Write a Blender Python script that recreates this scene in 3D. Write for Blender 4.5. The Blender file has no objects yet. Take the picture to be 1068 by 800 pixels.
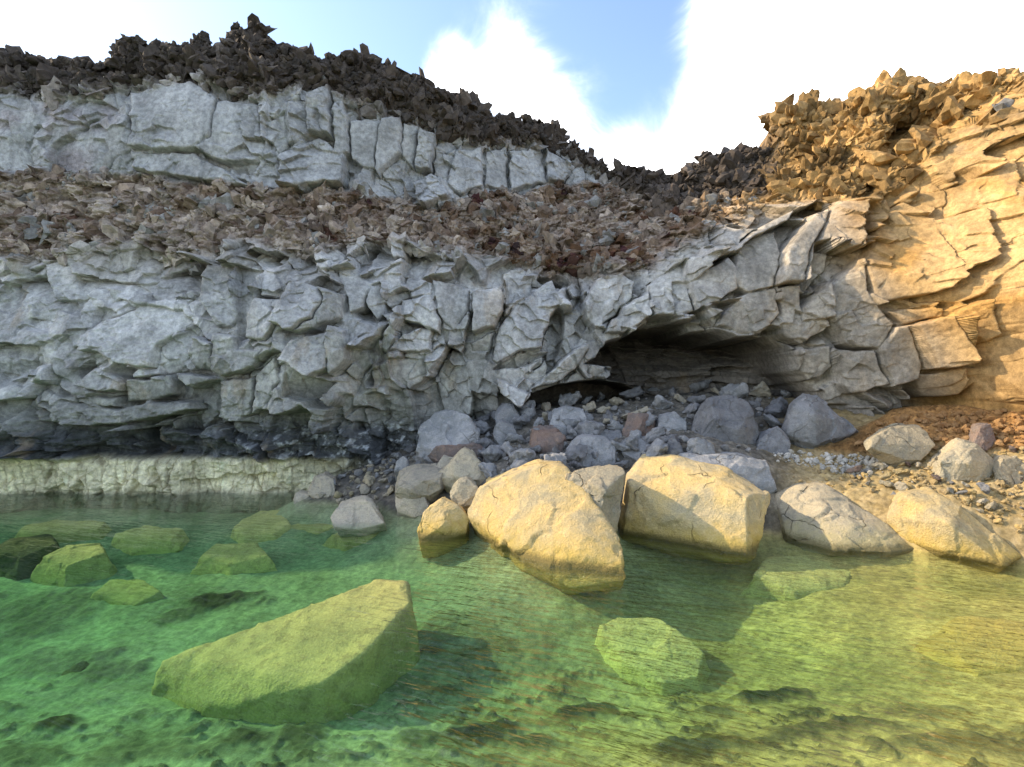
import bpy, bmesh, math, random
import numpy as np
from mathutils import Vector
random.seed(7); RNG = np.random.default_rng(11)
scn = bpy.context.scene
COL = scn.collection
R = math.radians

# ------------------------------------------------------------------ camera
CAM_H, FPX, CX, CY = 2.5, 593.33, 534.0, 400.0
cam_d = bpy.data.cameras.new('camera'); cam = bpy.data.objects.new('camera', cam_d); COL.objects.link(cam)
cam_d.lens = 20.0; cam_d.sensor_width = 36.0; cam_d.clip_start = 0.05; cam_d.clip_end = 2000
cam.location = (0, 0, CAM_H); cam.rotation_euler = (R(90), 0, 0)
scn.camera = cam

# ------------------------------------------------------------------ sky, sun, exposure
SUN_AZ, SUN_EL = R(15), R(31)            # azimuth measured from -X towards +Y
to_sun = Vector((-math.cos(SUN_AZ) * math.cos(SUN_EL), math.sin(SUN_AZ) * math.cos(SUN_EL), math.sin(SUN_EL)))
sd = bpy.data.lights.new('sun', 'SUN'); sd.energy = 2.4; sd.angle = R(0.6); sd.color = (1.0, 0.80, 0.52)
so = bpy.data.objects.new('sun', sd); COL.objects.link(so); so.location = to_sun * 60
so.rotation_euler = to_sun.to_track_quat('Z', 'Y').to_euler()
scn.view_settings.view_transform = 'Standard'; scn.view_settings.look = 'None'
scn.view_settings.gamma = 1.0; scn.view_settings.use_curve_mapping = False
scn.view_settings.exposure = 1.52
scn.cycles.use_denoising = True
scn.cycles.max_bounces = 6; scn.cycles.diffuse_bounces = 3; scn.cycles.glossy_bounces = 3
scn.cycles.transparent_max_bounces = 8; scn.cycles.volume_bounces = 0
scn.cycles.caustics_reflective = False; scn.cycles.caustics_refractive = False

def pxdir(px, py):
    return Vector(((px - CX) / FPX, 1.0, (CY - py) / FPX)).normalized()

class NT:
    def __init__(s, tree):
        s.t = tree; s.n = tree.nodes; s.n.clear()
    def add(s, typ, **kw):
        nd = s.n.new(typ)
        for k, v in kw.items(): setattr(nd, k, v)
        return nd
    def link(s, a, b): s.t.links.new(a, b)
    def val(s, inp, v):
        if hasattr(v, 'is_output') or isinstance(v, bpy.types.NodeSocket): s.link(v, inp)
        else: inp.default_value = v
    def math(s, op, a, b=None, c=None, clamp=False):
        nd = s.add('ShaderNodeMath', operation=op, use_clamp=clamp)
        s.val(nd.inputs[0], a)
        if b is not None: s.val(nd.inputs[1], b)
        if c is not None: s.val(nd.inputs[2], c)
        return nd.outputs[0]
    def vmath(s, op, a, b=None):
        nd = s.add('ShaderNodeVectorMath', operation=op)
        s.val(nd.inputs[0], a)
        if b is not None: s.val(nd.inputs[1], b)
        return nd.outputs['Value'] if op in ('DOT_PRODUCT', 'LENGTH') else nd.outputs[0]
    def ramp(s, v, a, b, lo=0.0, hi=1.0, smooth=True):
        nd = s.add('ShaderNodeMapRange'); nd.interpolation_type = 'SMOOTHSTEP' if smooth else 'LINEAR'
        s.val(nd.inputs['Value'], v)
        for k, x in (('From Min', a), ('From Max', b), ('To Min', lo), ('To Max', hi)): nd.inputs[k].default_value = x
        return nd.outputs[0]
    def noise(s, vec, scale, detail=4, rough=0.55, dist=0.0):
        nd = s.add('ShaderNodeTexNoise'); s.val(nd.inputs['Vector'], vec)
        nd.inputs['Scale'].default_value = scale; nd.inputs['Detail'].default_value = detail
        nd.inputs['Roughness'].default_value = rough; nd.inputs['Distortion'].default_value = dist
        return nd.outputs[0]
    def mapping(s, vec, scale=(1, 1, 1), rot=(0, 0, 0)):
        nd = s.add('ShaderNodeMapping'); s.val(nd.inputs['Vector'], vec)
        nd.inputs['Scale'].default_value = scale; nd.inputs['Rotation'].default_value = rot
        return nd.outputs[0]
    def mix(s, f, a, b, mode='MIX'):
        nd = s.add('ShaderNodeMix', data_type='RGBA', blend_type=mode)
        s.val(nd.inputs[0], f)
        for i, v in ((6, a), (7, b)):
            if isinstance(v, tuple): v = v + (1.0,) if len(v) == 3 else v
            s.val(nd.inputs[i], v)
        return nd.outputs[2]

w = bpy.data.worlds.new('World'); scn.world = w; w.use_nodes = True
N = NT(w.node_tree)
geo = N.add('ShaderNodeTexCoord').outputs['Generated']
sky = N.add('ShaderNodeTexSky', sky_type='NISHITA'); sky.sun_disc = False
sky.sun_elevation = SUN_EL; sky.sun_rotation = math.atan2(to_sun.x, to_sun.y) % (2 * math.pi)
sky.air_density = 1.0; sky.dust_density = 1.0; sky.ozone_density = 1.0
bg = N.add('ShaderNodeBackground'); N.link(sky.outputs[0], bg.inputs[0]); bg.inputs[1].default_value = 0.125
cl = N.add('ShaderNodeBackground'); cl.inputs[0].default_value = (1.0, 0.97, 0.94, 1); cl.inputs[1].default_value = 2.2
mp = N.mapping(geo, scale=(1.0, 1.0, 1.4), rot=(0, R(-30), 0))
n1 = N.noise(mp, 4.0, 9, 0.62, 0.9)
bias = N.math('MULTIPLY_ADD', n1, 2.3, -0.65)
for (px, py, amt, c0) in ((350, 45, -0.85, 0.982), (300, 20, -.45, .955), (660, 110, -.25, .992), (665, 70, -0.50, 0.988), (640, -20, -0.45, 0.985), (560, -60, -.3, .98), (590, 60, 0.12, 0.994), (590, 150, 0.50, 0.988), (520, 60, .30, .996),
                          (462, 60, .62, .9985), (455, 100, .3, .998), (800, 20, .35, .985), (930, 60, 0.75, 0.93), (1100, 0, .4, .95), (0, 110, 0.08, 0.975), (240, 0, -.3, .985), (690, 160, .5, .994)):
    d = N.vmath('DOT_PRODUCT', geo, tuple(pxdir(px, py)))
    bias = N.math('ADD', bias, N.ramp(d, c0, 1.0, 0.0, amt))
mask = N.ramp(bias, 0.0, 1.25, smooth=False)
mask = N.math('POWER', mask, 3.2)
ms = N.add('ShaderNodeMixShader'); N.link(mask, ms.inputs[0]); N.link(bg.outputs[0], ms.inputs[1]); N.link(cl.outputs[0], ms.inputs[2])
wo = N.add('ShaderNodeOutputWorld'); N.link(ms.outputs[0], wo.inputs[0])

# ------------------------------------------------------------------ numpy noise
PERM = RNG.permutation(512).astype(np.int32)
PERM = np.concatenate([PERM, PERM, PERM])
GA = RNG.random(512) * 2 * np.pi
G2 = np.stack([np.cos(GA), np.sin(GA)], 1).astype(np.float32); G2X = G2[:, 0].copy(); G2Y = G2[:, 1].copy()
g3 = RNG.normal(size=(512, 3)); G3 = g3 / np.linalg.norm(g3, axis=1, keepdims=True)
RV = RNG.random((512, 6)).astype(np.float32); RJ0 = RV[:, 0] - np.float32(.5); RJ1 = RV[:, 1] - np.float32(.5)

def perlin2(u, v):
    u = np.asarray(u, np.float32); v = np.asarray(v, np.float32)
    fu = np.floor(u); fv = np.floor(v); iu = fu.astype(np.int32) & 511; iv = fv.astype(np.int32) & 511; fu = u - fu; fv = v - fv
    su = fu * fu * fu * (fu * (fu * 6 - 15) + 10); sv = fv * fv * fv * (fv * (fv * 6 - 15) + 10)
    pa = PERM[iu]; pb = PERM[iu + 1]
    def g(q, x, y):
        h = PERM[q]; return G2X[h] * x + G2Y[h] * y
    a = g(pa + iv, fu, fv); b = g(pb + iv, fu - 1, fv); c = g(pa + iv + 1, fu, fv - 1); d = g(pb + iv + 1, fu - 1, fv - 1)
    a += su * (b - a); c += su * (d - c)
    return np.float32(1.4) * (a + sv * (c - a))

def perlin3(p):
    i = np.floor(p).astype(np.int64); f = p - i; s = f * f * f * (f * (f * 6 - 15) + 10)
    out = 0
    for dx in (0, 1):
        for dy in (0, 1):
            for dz in (0, 1):
                h = PERM[PERM[PERM[(i[:, 0] + dx) & 511] + ((i[:, 1] + dy) & 511)] + ((i[:, 2] + dz) & 511)]
                gr = G3[h]
                dot = gr[:, 0] * (f[:, 0] - dx) + gr[:, 1] * (f[:, 1] - dy) + gr[:, 2] * (f[:, 2] - dz)
                out = out + dot * (s[:, 0] if dx else 1 - s[:, 0]) * (s[:, 1] if dy else 1 - s[:, 1]) * (s[:, 2] if dz else 1 - s[:, 2])
    return out * 1.5

def fbm2(u, v, o=4, g=0.5, ridge=False):
    t = 0; a = 1; s = 0
    for k in range(o):
        n = perlin2(u * 2 ** k + 17.3 * k, v * 2 ** k - 9.1 * k)
        if ridge: n = 1 - 2 * np.abs(n)
        t = t + a * n; s += a; a *= g
    return t / s

def fbm3(p, o=4, g=0.5, ridge=False):
    t = 0; a = 1; s = 0
    for k in range(o):
        n = perlin3(p * 2 ** k + 13.7 * k)
        if ridge: n = 1 - 2 * np.abs(n)
        t = t + a * n; s += a; a *= g
    return t / s

def vor2(u, v, seed=0, jit=0.85):
    """jittered-cell Voronoi: F1, F2-F1, offset from the cell seed, six random values per cell"""
    u = np.asarray(u, np.float32); v = np.asarray(v, np.float32)
    iu = np.floor(u).astype(np.int32); iv = np.floor(v).astype(np.int32)
    best = np.full(u.shape, 1e9, np.float32); sec = best.copy(); bh = np.zeros(u.shape, np.int32)
    bdu = np.zeros(u.shape, np.float32); bdv = bdu.copy()
    for dx in (-1, 0, 1):
        pa = PERM[(iu + dx + seed * 37) & 511]
        for dy in (-1, 0, 1):
            h = PERM[PERM[pa + ((iv + dy) & 511)] + (seed & 511)]
            du = u - (iu + np.float32(dx + .5) + RJ0[h] * np.float32(jit)); dv = v - (iv + np.float32(dy + .5) + RJ1[h] * np.float32(jit))
            d = du * du + dv * dv
            closer = d < best
            sec = np.where(closer, best, np.minimum(sec, d))
            best = np.where(closer, d, best); bh = np.where(closer, h, bh)
            bdu = np.where(closer, du, bdu); bdv = np.where(closer, dv, bdv)
    best = np.sqrt(best)
    return best, np.sqrt(sec) - best, bdu, bdv, RV[(bh * 7 + 3) & 511]

def sstep(x, a, b):
    t = np.clip((x - a) / (b - a), 0, 1); return t * t * (3 - 2 * t)

def poly_sd(px, py, pts):
    """signed distance to polygon, positive inside"""
    d2 = np.full(px.shape, 1e12); ins = np.zeros(px.shape, bool)
    n = len(pts)
    for i in range(n):
        ax, ay = pts[i]; bx, by = pts[(i + 1) % n]
        ex, ey = bx - ax, by - ay
        wx, wy = px - ax, py - ay
        t = np.clip((wx * ex + wy * ey) / (ex * ex + ey * ey + 1e-9), 0, 1)
        d2 = np.minimum(d2, (wx - ex * t) ** 2 + (wy - ey * t) ** 2)
        c = ((ay > py) != (by > py)) & (px < (bx - ax) * (py - ay) / (by - ay + 1e-12) + ax)
        ins ^= c
    d = np.sqrt(d2)
    return np.where(ins, d, -d)

def tps(P, F, Q, lam=0.02):
    """thin-plate spline through scattered points"""
    P = np.asarray(P, float); F = np.asarray(F, float)
    def phi(r2): return np.where(r2 > 1e-12, 0.5 * r2 * np.log(r2 + 1e-12), 0)
    n = len(P)
    K = phi(((P[:, None] - P[None]) ** 2).sum(-1)) + lam * np.eye(n)
    A = np.zeros((n + 3, n + 3)); A[:n, :n] = K; A[:n, n] = 1; A[:n, n + 1:] = P; A[n, :n] = 1; A[n + 1:, :n] = P.T
    c = np.linalg.solve(A, np.concatenate([F, np.zeros(3)]))
    out = np.zeros(len(Q))
    for s in range(0, len(Q), 20000):
        q = Q[s:s + 20000]
        out[s:s + 20000] = phi(((q[:, None] - P[None]) ** 2).sum(-1)) @ c[:n] + c[n] + q @ c[n + 1:]
    return out

def up_bilinear(gx, gy, G, X, Y):
    """sample coarse grid G[len(gy),len(gx)] smoothly"""
    fx = np.clip((X - gx[0]) / (gx[1] - gx[0]), 0, len(gx) - 1.001); fy = np.clip((Y - gy[0]) / (gy[1] - gy[0]), 0, len(gy) - 1.001)
    ix = fx.astype(int); iy = fy.astype(int); tx = fx - ix; ty = fy - iy
    return (G[iy, ix] * (1 - tx) + G[iy, ix + 1] * tx) * (1 - ty) + (G[iy + 1, ix] * (1 - tx) + G[iy + 1, ix + 1] * tx) * ty

def unproj(px, py, Y):
    return ((px - CX) / FPX * Y, Y, CAM_H + (CY - py) / FPX * Y)

def at_z(px, py, z):
    return unproj(px, py, (CAM_H - z) * FPX / (py - CY))

def grid_mesh(name, X, Y, Z, mat, col=None):
    nr, nc = X.shape
    me = bpy.data.meshes.new(name)
    co = np.stack([X, Y, Z], -1).reshape(-1, 3).astype(np.float32)
    idx = np.arange(nr * nc).reshape(nr, nc)
    f = np.stack([idx[:-1, :-1], idx[:-1, 1:], idx[1:, 1:], idx[1:, :-1]], -1).reshape(-1, 4).astype(np.int32)
    me.vertices.add(len(co)); me.vertices.foreach_set('co', co.ravel())
    me.loops.add(f.size); me.loops.foreach_set('vertex_index', f.ravel())
    me.polygons.add(len(f)); me.polygons.foreach_set('loop_start', np.arange(0, f.size, 4, dtype=np.int32))
    me.polygons.foreach_set('use_smooth', np.ones(len(f), bool))
    if col is not None:
        a = me.attributes.new('Col', 'FLOAT_COLOR', 'POINT')
        c = np.concatenate([col.reshape(-1, 3), np.ones((len(co), 1))], 1).astype(np.float32)
        a.data.foreach_set('color', c.ravel())
    me.update(calc_edges=True); me.validate()
    me.materials.append(mat)
    o = bpy.data.objects.new(name, me); COL.objects.link(o)
    return o

# ------------------------------------------------------------------ materials
def new_mat(name):
    m = bpy.data.materials.new(name); m.use_nodes = True
    n = NT(m.node_tree); out = n.add('ShaderNodeOutputMaterial')
    return m, n, out

def finish(n, out, color, rough, bump_h, strength, dist=0.02, spec=0.3):
    b = n.add('ShaderNodeBsdfPrincipled')
    n.val(b.inputs['Base Color'], color); n.val(b.inputs['Roughness'], rough)
    b.inputs['Specular IOR Level'].default_value = spec
    bp = n.add('ShaderNodeBump'); bp.inputs['Strength'].default_value = strength; bp.inputs['Distance'].default_value = dist
    n.val(bp.inputs['Height'], bump_h); n.link(bp.outputs[0], b.inputs['Normal'])
    n.link(b.outputs[0], out.inputs[0])

def attr_mat(name, bump=0.9, dist=0.03, lo=0.72, hi=1.28, fine=1.0):
    m, n, out = new_mat(name)
    pos = n.add('ShaderNodeNewGeometry').outputs['Position']
    at = n.add('ShaderNodeAttribute', attribute_name='Col')
    a = n.noise(pos, 1.1, 6, 0.62); b = n.noise(pos, 9.0 * fine, 6, 0.65); c = n.noise(pos, 45 * fine, 3, 0.6)
    v = n.math('MULTIPLY', n.ramp(a, 0.3, 0.7, lo + .06, hi - .06), n.ramp(b, 0.3, 0.72, lo, hi))
    v = n.math('MULTIPLY', v, n.ramp(c, 0.25, 0.75, 0.86, 1.14))
    vm = n.vmath('SCALE', at.outputs['Color']); n.link(v, vm.node.inputs['Scale'])
    h = n.math('ADD', n.math('MULTIPLY', b, 1.0), n.math('MULTIPLY', c, 0.35))
    finish(n, out, vm, 0.9, h, bump * .6, dist, 0.2)
    return m

def rock_mat(name, c1, c2, c3, crack=0.0, wet=None, bump=0.8, pock=0.0, scale=1.0):
    """stone with three mottled colours, optional fine cracks and an algae stain near the water line"""
    m, n, out = new_mat(name)
    tc = n.add('ShaderNodeTexCoord').outputs['Object']
    info = n.add('ShaderNodeObjectInfo')
    off = n.math('MULTIPLY', info.outputs['Random'], 37.0)
    vec = n.vmath('ADD', tc, n.vmath('MULTIPLY', (1.0, 0.7, 0.4), off))
    a = n.noise(vec, 1.6 * scale, 5, 0.6, 0.3); b = n.noise(vec, 7.0 * scale, 6, 0.65); c = n.noise(vec, 38 * scale, 4, 0.65)
    col = n.mix(n.ramp(a, 0.38, 0.62), c1, c2)
    col = n.mix(n.math('MULTIPLY', n.ramp(b, 0.48, 0.68), 0.75), col, c3)
    vv = n.math('MULTIPLY', n.ramp(c, 0.25, 0.75, 0.82, 1.16), n.ramp(info.outputs['Random'], 0, 1, 0.82, 1.15, False))
    sc = n.vmath('SCALE', col); n.link(vv, sc.node.inputs['Scale']); col = sc
    h = n.math('ADD', b, n.math('MULTIPLY', c, 0.5))
    if crack:
        vo = n.add('ShaderNodeTexVoronoi', feature='DISTANCE_TO_EDGE'); vo.inputs['Scale'].default_value = 1.15 * scale
        wn = n.add('ShaderNodeTexNoise'); n.link(vec, wn.inputs['Vector']); wn.inputs['Scale'].default_value = 2.5
        sc2 = n.vmath('SCALE', wn.outputs['Color']); sc2.node.inputs['Scale'].default_value = 0.45
        n.link(n.vmath('ADD', vec, sc2), vo.inputs['Vector'])
        k = n.ramp(vo.outputs['Distance'], 0.0, 0.014, 0.0, 1.0)
        brk = n.ramp(n.noise(vec, 1.3, 2), 0.37, 0.47)
        k = n.math('MAXIMUM', k, brk)
        h = n.math('ADD', h, n.math('MULTIPLY', k, crack))
        col = n.mix(n.math('MULTIPLY', n.math('SUBTRACT', 1.0, k), 0.55), col, (0.05, 0.042, 0.03))
    if wet:
        pos = n.add('ShaderNodeNewGeometry').outputs['Position']
        sp = n.add('ShaderNodeSeparateXYZ'); n.link(pos, sp.inputs[0])
        z = n.math('ADD', sp.outputs[2], n.math('MULTIPLY', n.math('SUBTRACT', b, 0.5), 0.5))
        k = n.ramp(z, wet[1], wet[0], 0.0, wet[3])
        col = n.mix(k, col, wet[2])
        z2 = n.ramp(n.math('ADD', sp.outputs[2], n.math('MULTIPLY', n.math('SUBTRACT', c, .5), .12)), 0.13, 0.02, 0.0, 0.8)
        z2 = n.math('MULTIPLY', z2, n.ramp(sp.outputs[2], -0.16, -0.02))
        col = n.mix(z2, col, (0.10, 0.085, 0.035))
    finish(n, out, col, 0.88, h, bump, 0.035, 0.25)
    return m

M_CLIFF = attr_mat('cliff_rock')
M_GROUND = attr_mat('shore_ground', bump=0.8, dist=0.03, fine=1.4)
M_CLINK = rock_mat('clinker', (0.055, 0.046, 0.040), (0.085, 0.066, 0.052), (0.035, 0.030, 0.028), bump=1.0, scale=2)
YEL = (0.46, 0.33, 0.08)
M_GOLD = rock_mat('ochre_rock', (0.55, 0.40, 0.17), (0.39, 0.325, 0.20), (0.58, 0.45, 0.23), crack=0.7, bump=1.2, wet=(0.0, 0.45, YEL, 0.85))
M_PALE = rock_mat('pale_rock', (0.45, 0.38, 0.26), (0.37, 0.33, 0.24), (0.28, 0.255, 0.20), crack=0.8, bump=1.2, wet=(0.0, 0.4, (0.36, 0.31, 0.15), 0.8))
M_GREY = rock_mat('grey_basalt', (0.27, 0.27, 0.275), (0.20, 0.205, 0.21), (0.34, 0.335, 0.33), crack=0.5)
M_DARK = rock_mat('dark_basalt', (0.15, 0.152, 0.16), (0.21, 0.21, 0.215), (0.11, 0.11, 0.115), crack=0.4)
M_RED = rock_mat('reddish_lava', (0.21, 0.145, 0.115), (0.16, 0.135, 0.125), (0.27, 0.19, 0.145), bump=1.2)
M_BEIGE = rock_mat('beige_stone', (0.40, 0.35, 0.26), (0.33, 0.30, 0.24), (0.26, 0.24, 0.20))
M_RUST = rock_mat('rusty_scoria', (0.36, 0.20, 0.08), (0.28, 0.16, 0.07), (0.42, 0.27, 0.13))
M_PEB = rock_mat('pale_pebble', (0.50, 0.47, 0.42), (0.28, 0.27, 0.25), (0.40, 0.37, 0.30))
M_PEBD = rock_mat('grey_gravel', (0.22, 0.215, 0.21), (0.13, 0.13, 0.13), (0.26, 0.235, 0.2))
M_TAN = rock_mat('tan_gravel', (0.36, 0.26, 0.11), (0.28, 0.21, 0.11), (0.22, 0.18, 0.12))
M_SUB = rock_mat('algae_rock', (0.54, 0.45, 0.17), (0.42, 0.36, 0.14), (0.30, 0.24, 0.10), bump=0.8)
M_SUBD = rock_mat('weedy_rock', (0.07, 0.07, 0.03), (0.11, 0.105, 0.04), (0.04, 0.045, 0.02), bump=1.2)

# ------------------------------------------------------------------ CLIFF
# depth control points: (photo column, photo row, metres from the camera)
CP = []
for px in (-700, -350, -120, 0, 130, 250):
    for py, Y in ((560, 12.95), (515, 12.9), (480, 12.85), (440, 12.8), (400, 12.65), (330, 12.8), (280, 13.2), (255, 13.55), (220, 13.9), (195, 14.15), (150, 14.2), (110, 14.35), (90, 14.6), (55, 15.0)):
        CP.append((px, py, Y))
for px, rows in {340: ((560, 13.5), (500, 13.3), (440, 12.95), (400, 12.55), (350, 12.45), (290, 12.95), (255, 13.6), (210, 14.4), (195, 14.6), (110, 14.8), (68, 15.2)),
                 440: ((540, 14.2), (480, 14.0), (430, 13.7), (380, 13.3), (300, 13.4), (250, 14.2), (215, 15.0), (200, 15.3), (130, 15.5), (95, 15.9)),
                 540: ((520, 14.6), (430, 14.0), (400, 13.7), (330, 13.7), (280, 14.4), (230, 15.6), (200, 16.5), (155, 16.8), (133, 17.1)),
                 640: ((520, 14.8), (420, 14.2), (345, 13.8), (290, 14.2), (240, 15.6), (200, 17.2), (185, 17.5)),
                 740: ((510, 14.6), (400, 13.9), (330, 13.2), (280, 13.4), (230, 14.6), (200, 15.8), (178, 16.2)),
                 830: ((500, 13.8), (410, 13.2), (350, 12.8), (300, 12.9), (240, 13.3), (210, 14.0), (160, 14.6), (122, 15.0)),
                 920: ((500, 12.8), (420, 12.4), (340, 12.1), (280, 12.1), (210, 12.6), (150, 13.2), (100, 14.0)),
                 1000: ((500, 12.0), (420, 11.6), (350, 11.3), (270, 11.3), (180, 11.9), (95, 12.8)),
                 1068: ((520, 11.0), (430, 10.6), (350, 10.4), (250, 10.4), (150, 11.0), (82, 11.8)),
                 1200: ((520, 9.2), (430, 8.8), (250, 8.5), (80, 9.6)), 1420: ((520, 7.3), (430, 7.0), (250, 6.8), (60, 8.0))}.items():
    for py, Y in rows: CP.append((px, py, Y))
W3 = np.array([unproj(*c) for c in CP])
gx = np.linspace(-24, 16, 161); gz = np.linspace(-2, 12.5, 88)
GX, GZ = np.meshgrid(gx, gz)
MAC = tps(W3[:, [0, 2]], W3[:, 1], np.stack([GX.ravel(), GZ.ravel()], 1)).reshape(GX.shape)
def Ymac(x, z): return up_bilinear(gx, gz, MAC, x, z)

CREST = [(-700, 70), (-350, 60), (-160, 74), (-60, 60), (0, 57), (20, 69), (37, 67), (61, 78), (81, 72), (115, 80), (124, 54), (148, 50), (165, 66), (182, 58), (216, 44), (231, 64), (236, 28), (242, 20), (253, 34), (267, 30), (280, 44), (299, 62), (310, 60), (324, 68), (354, 70),
         (360, 62), (370, 71), (384, 64), (397, 71), (414, 89), (444, 91), (451, 104), (468, 106), (485, 106), (502, 121), (539, 133), (566, 128), (593, 148), (620, 165), (643, 185), (674, 184), (691, 188), (708, 181), (728, 177), (741, 167), (786, 163), (803, 163), (810, 125), (838, 119), (848, 117), (872, 119), (907, 105), (941, 88), (962, 79), (966, 94), (972, 101), (993, 88), (1014, 96), (1045, 84), (1068, 79), (1200, 74), (1420, 60)]
YC = [(-700, 15), (250, 15), (340, 15.2), (440, 15.9), (540, 17.1), (640, 17.5), (740, 16.2), (830, 15), (920, 14), (1000, 12.8), (1068, 11.8), (1200, 9.6), (1420, 8)]
cr = np.array([unproj(p, y, np.interp(p, *zip(*YC))) for p, y in CREST])
order = np.argsort(cr[:, 0]); cr = cr[order]

NX, NZ = 1560, 760
xs = np.concatenate([np.linspace(-23.5, -13.6, 70, endpoint=False), np.linspace(-13.6, 10.6, NX, endpoint=False), np.linspace(10.6, 15.5, 110)])
t = np.linspace(0, 1, NZ)
zc = np.interp(xs, cr[:, 0], cr[:, 2])
ZMIN = -1.6
X = np.repeat(xs[None], NZ, 0); Z = ZMIN + t[:, None] * (zc[None] - ZMIN)
Yb = Ymac(X, Z)
PX0 = CX + FPX * X / Yb; PY0 = CY - FPX * (Z - CAM_H) / Yb

# coordinates bent a little so that joints and block edges are never ruler-straight
wx = fbm2(X * 0.9, Z * 0.9, 4); wz = fbm2(X * 0.9 + 31, Z * 0.9 + 11, 4)
w2x = perlin2(X * 4, Z * 4); w2z = perlin2(X * 4 + 9, Z * 4 + 3)
PX = PX0 + 5.0 * wx + 1.6 * w2x; PY = PY0 + 4.5 * wz + 1.6 * w2z

def line(pts, off=0):
    a = sorted(pts); return np.interp(PX0, [p[0] for p in a], [p[1] for p in a]) + off
L_CRUST = line([(-200, 95), (0, 97), (67, 104), (135, 94), (202, 88), (270, 104), (337, 92), (377, 114), (451, 135), (495, 151), (539, 155), (569, 152), (600, 168), (637, 189), (670, 205), (700, 225), (769, 205), (821, 215), (859, 212), (907, 208), (941, 198), (976, 163), (1010, 122), (1068, 101), (1300, 100)])
L_BAND = line([(-200, 178), (0, 178), (135, 182), (202, 189), (287, 200), (358, 199), (428, 212), (448, 217), (502, 202), (552, 199), (586, 192), (637, 192), (660, 190), (690, 215), (769, 205), (1300, 100)])
L_SCO = line([(-200, 262), (0, 262), (100, 266), (216, 268), (330, 256), (380, 256), (430, 262), (500, 275), (559, 287), (600, 300), (620, 294), (654, 280), (677, 272), (720, 250), (760, 233), (800, 220), (860, 212), (941, 198), (1010, 122), (1300, 100)])
rag = 9 * fbm2(X * 1.5 + 5, Z * 1.5, 4)
pyr = PY0 + rag
crust = 1 - sstep(pyr, L_CRUST - 6, L_CRUST + 4)
right = sstep(PX0, 640, 700)
band = (1 - crust) * (1 - sstep(pyr, L_BAND - 4, L_BAND + 4)) * (1 - right)
sco = (1 - crust) * (1 - band) * (1 - sstep(pyr + 34 * fbm2(X * .42 + 3, Z * .6, 4) * (1 - .6 * right), L_SCO - 14, L_SCO + 10))
main = np.clip(1 - crust - band - sco, 0, 1)
leftness = 1 - sstep(PX0, 200, 300)
tidal = sstep(PY0, 440, 468) * (1 - sstep(PX0, 380, 460))
cream = sstep(PY0 + 5 * wz, 474, 482) * (1 - sstep(PX0, 330, 400))

# ---- random jointed blocks over the whole main face
sz = 0.85
u = X / sz + 0.35 * wx; v = Z / (sz * 0.9) + 0.30 * wz
# joint direction leans around the big overhang
def blockset(uu, vv, seed, k1, k2):
    _, e_, a_, b_, r_ = vor2(uu, vv, seed)
    return (r_[..., 2] - 0.5) * 0.46 * k1 + a_ * (r_[..., 3] - 0.5) * 1.25 * k2 - b_ * (0.26 + (r_[..., 4] - 0.5) * 1.1) * k2, e_, r_
blk, e1, r = blockset(u + 0.15 * v, v - 0.1 * u, 3, 1, 1)
blkL, eL, rL = blockset(X / 1.9 + .3 * wx + .12 * Z, Z / 1.25 + .25 * wz - .1 * X, 61, 1.2, 1.5)
blkC, eC, rC = blockset(X / 0.72 + .3 * wx + .1 * Z, Z / 1.7 + .2 * wz + .12 * X, 62, .9, 1.0)
selL = sstep(fbm2(X * .35 + 77, Z * .45, 3) + .22 * (1 - sstep(PX0, 200, 340)) - .05, -.02, .04)
selC = sstep(fbm2(X * .4 + 27, Z * .5, 3) + .30 * sstep(PX0, 330, 430) * (1 - sstep(PX0, 640, 720)) - .12, -.02, .04)
for sel, bb, ee, rr0 in ((selL, blkL, eL, rL), (selC, blkC, eC, rC)):
    blk = blk * (1 - sel) + bb * sel; e1 = np.where(sel > .5, ee, e1); r = np.where(sel[..., None] > .5, rr0, r)
_, e2, du2, dv2, r2 = vor2(u * 2.3 + 7, v * 2.1 + 0.2 * u, 5)
blk2 = (r2[..., 2] - 0.5) * 0.19 + du2 * (r2[..., 3] - 0.5) * 0.46 - dv2 * (0.10 + (r2[..., 4] - 0.5) * 0.46)
_, e3, du3, dv3, r3 = vor2(X / 0.16 + 2 * wx, Z / 0.13 + 2 * wz, 8)
blk3 = (r3[..., 2] - 0.5) * 0.045 + du3 * (r3[..., 3] - 0.5) * 0.07 - dv3 * (r3[..., 4] - 0.4) * 0.07
amt2 = sstep(fbm2(X * 0.45 + 3, Z * 0.45, 3), -0.25, 0.25)
amt3 = sstep(fbm2(X * 0.6 + 43, Z * 0.6, 3), -0.05, 0.3)
brk = sstep(fbm2(X * 1.6 + 60, Z * 1.6, 3), 0.02, 0.25)
crk1 = np.exp(-(e1 / 0.034) ** 2) * 0.25 * brk; crk2 = np.exp(-(e2 / 0.04) ** 2) * 0.10 * brk
smooth_l = (1 - sstep(PX0, 170, 280)) * sstep(PY0, 260, 300) * (1 - sstep(PY0, 375, 395))   # smoother face at the far left
smooth_r = sstep(PX0, 900, 960)
calm = np.clip(smooth_l * 0.75 + smooth_r * 0.6, 0, 0.85)
rnd = (1.35 * blk - crk1) * (1 - calm) + (1.3 * blk2 - crk2) * (0.35 + 0.65 * amt2) * (1 - 0.5 * calm) + blk3 * amt3 * (1 - 0.6 * calm)

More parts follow.
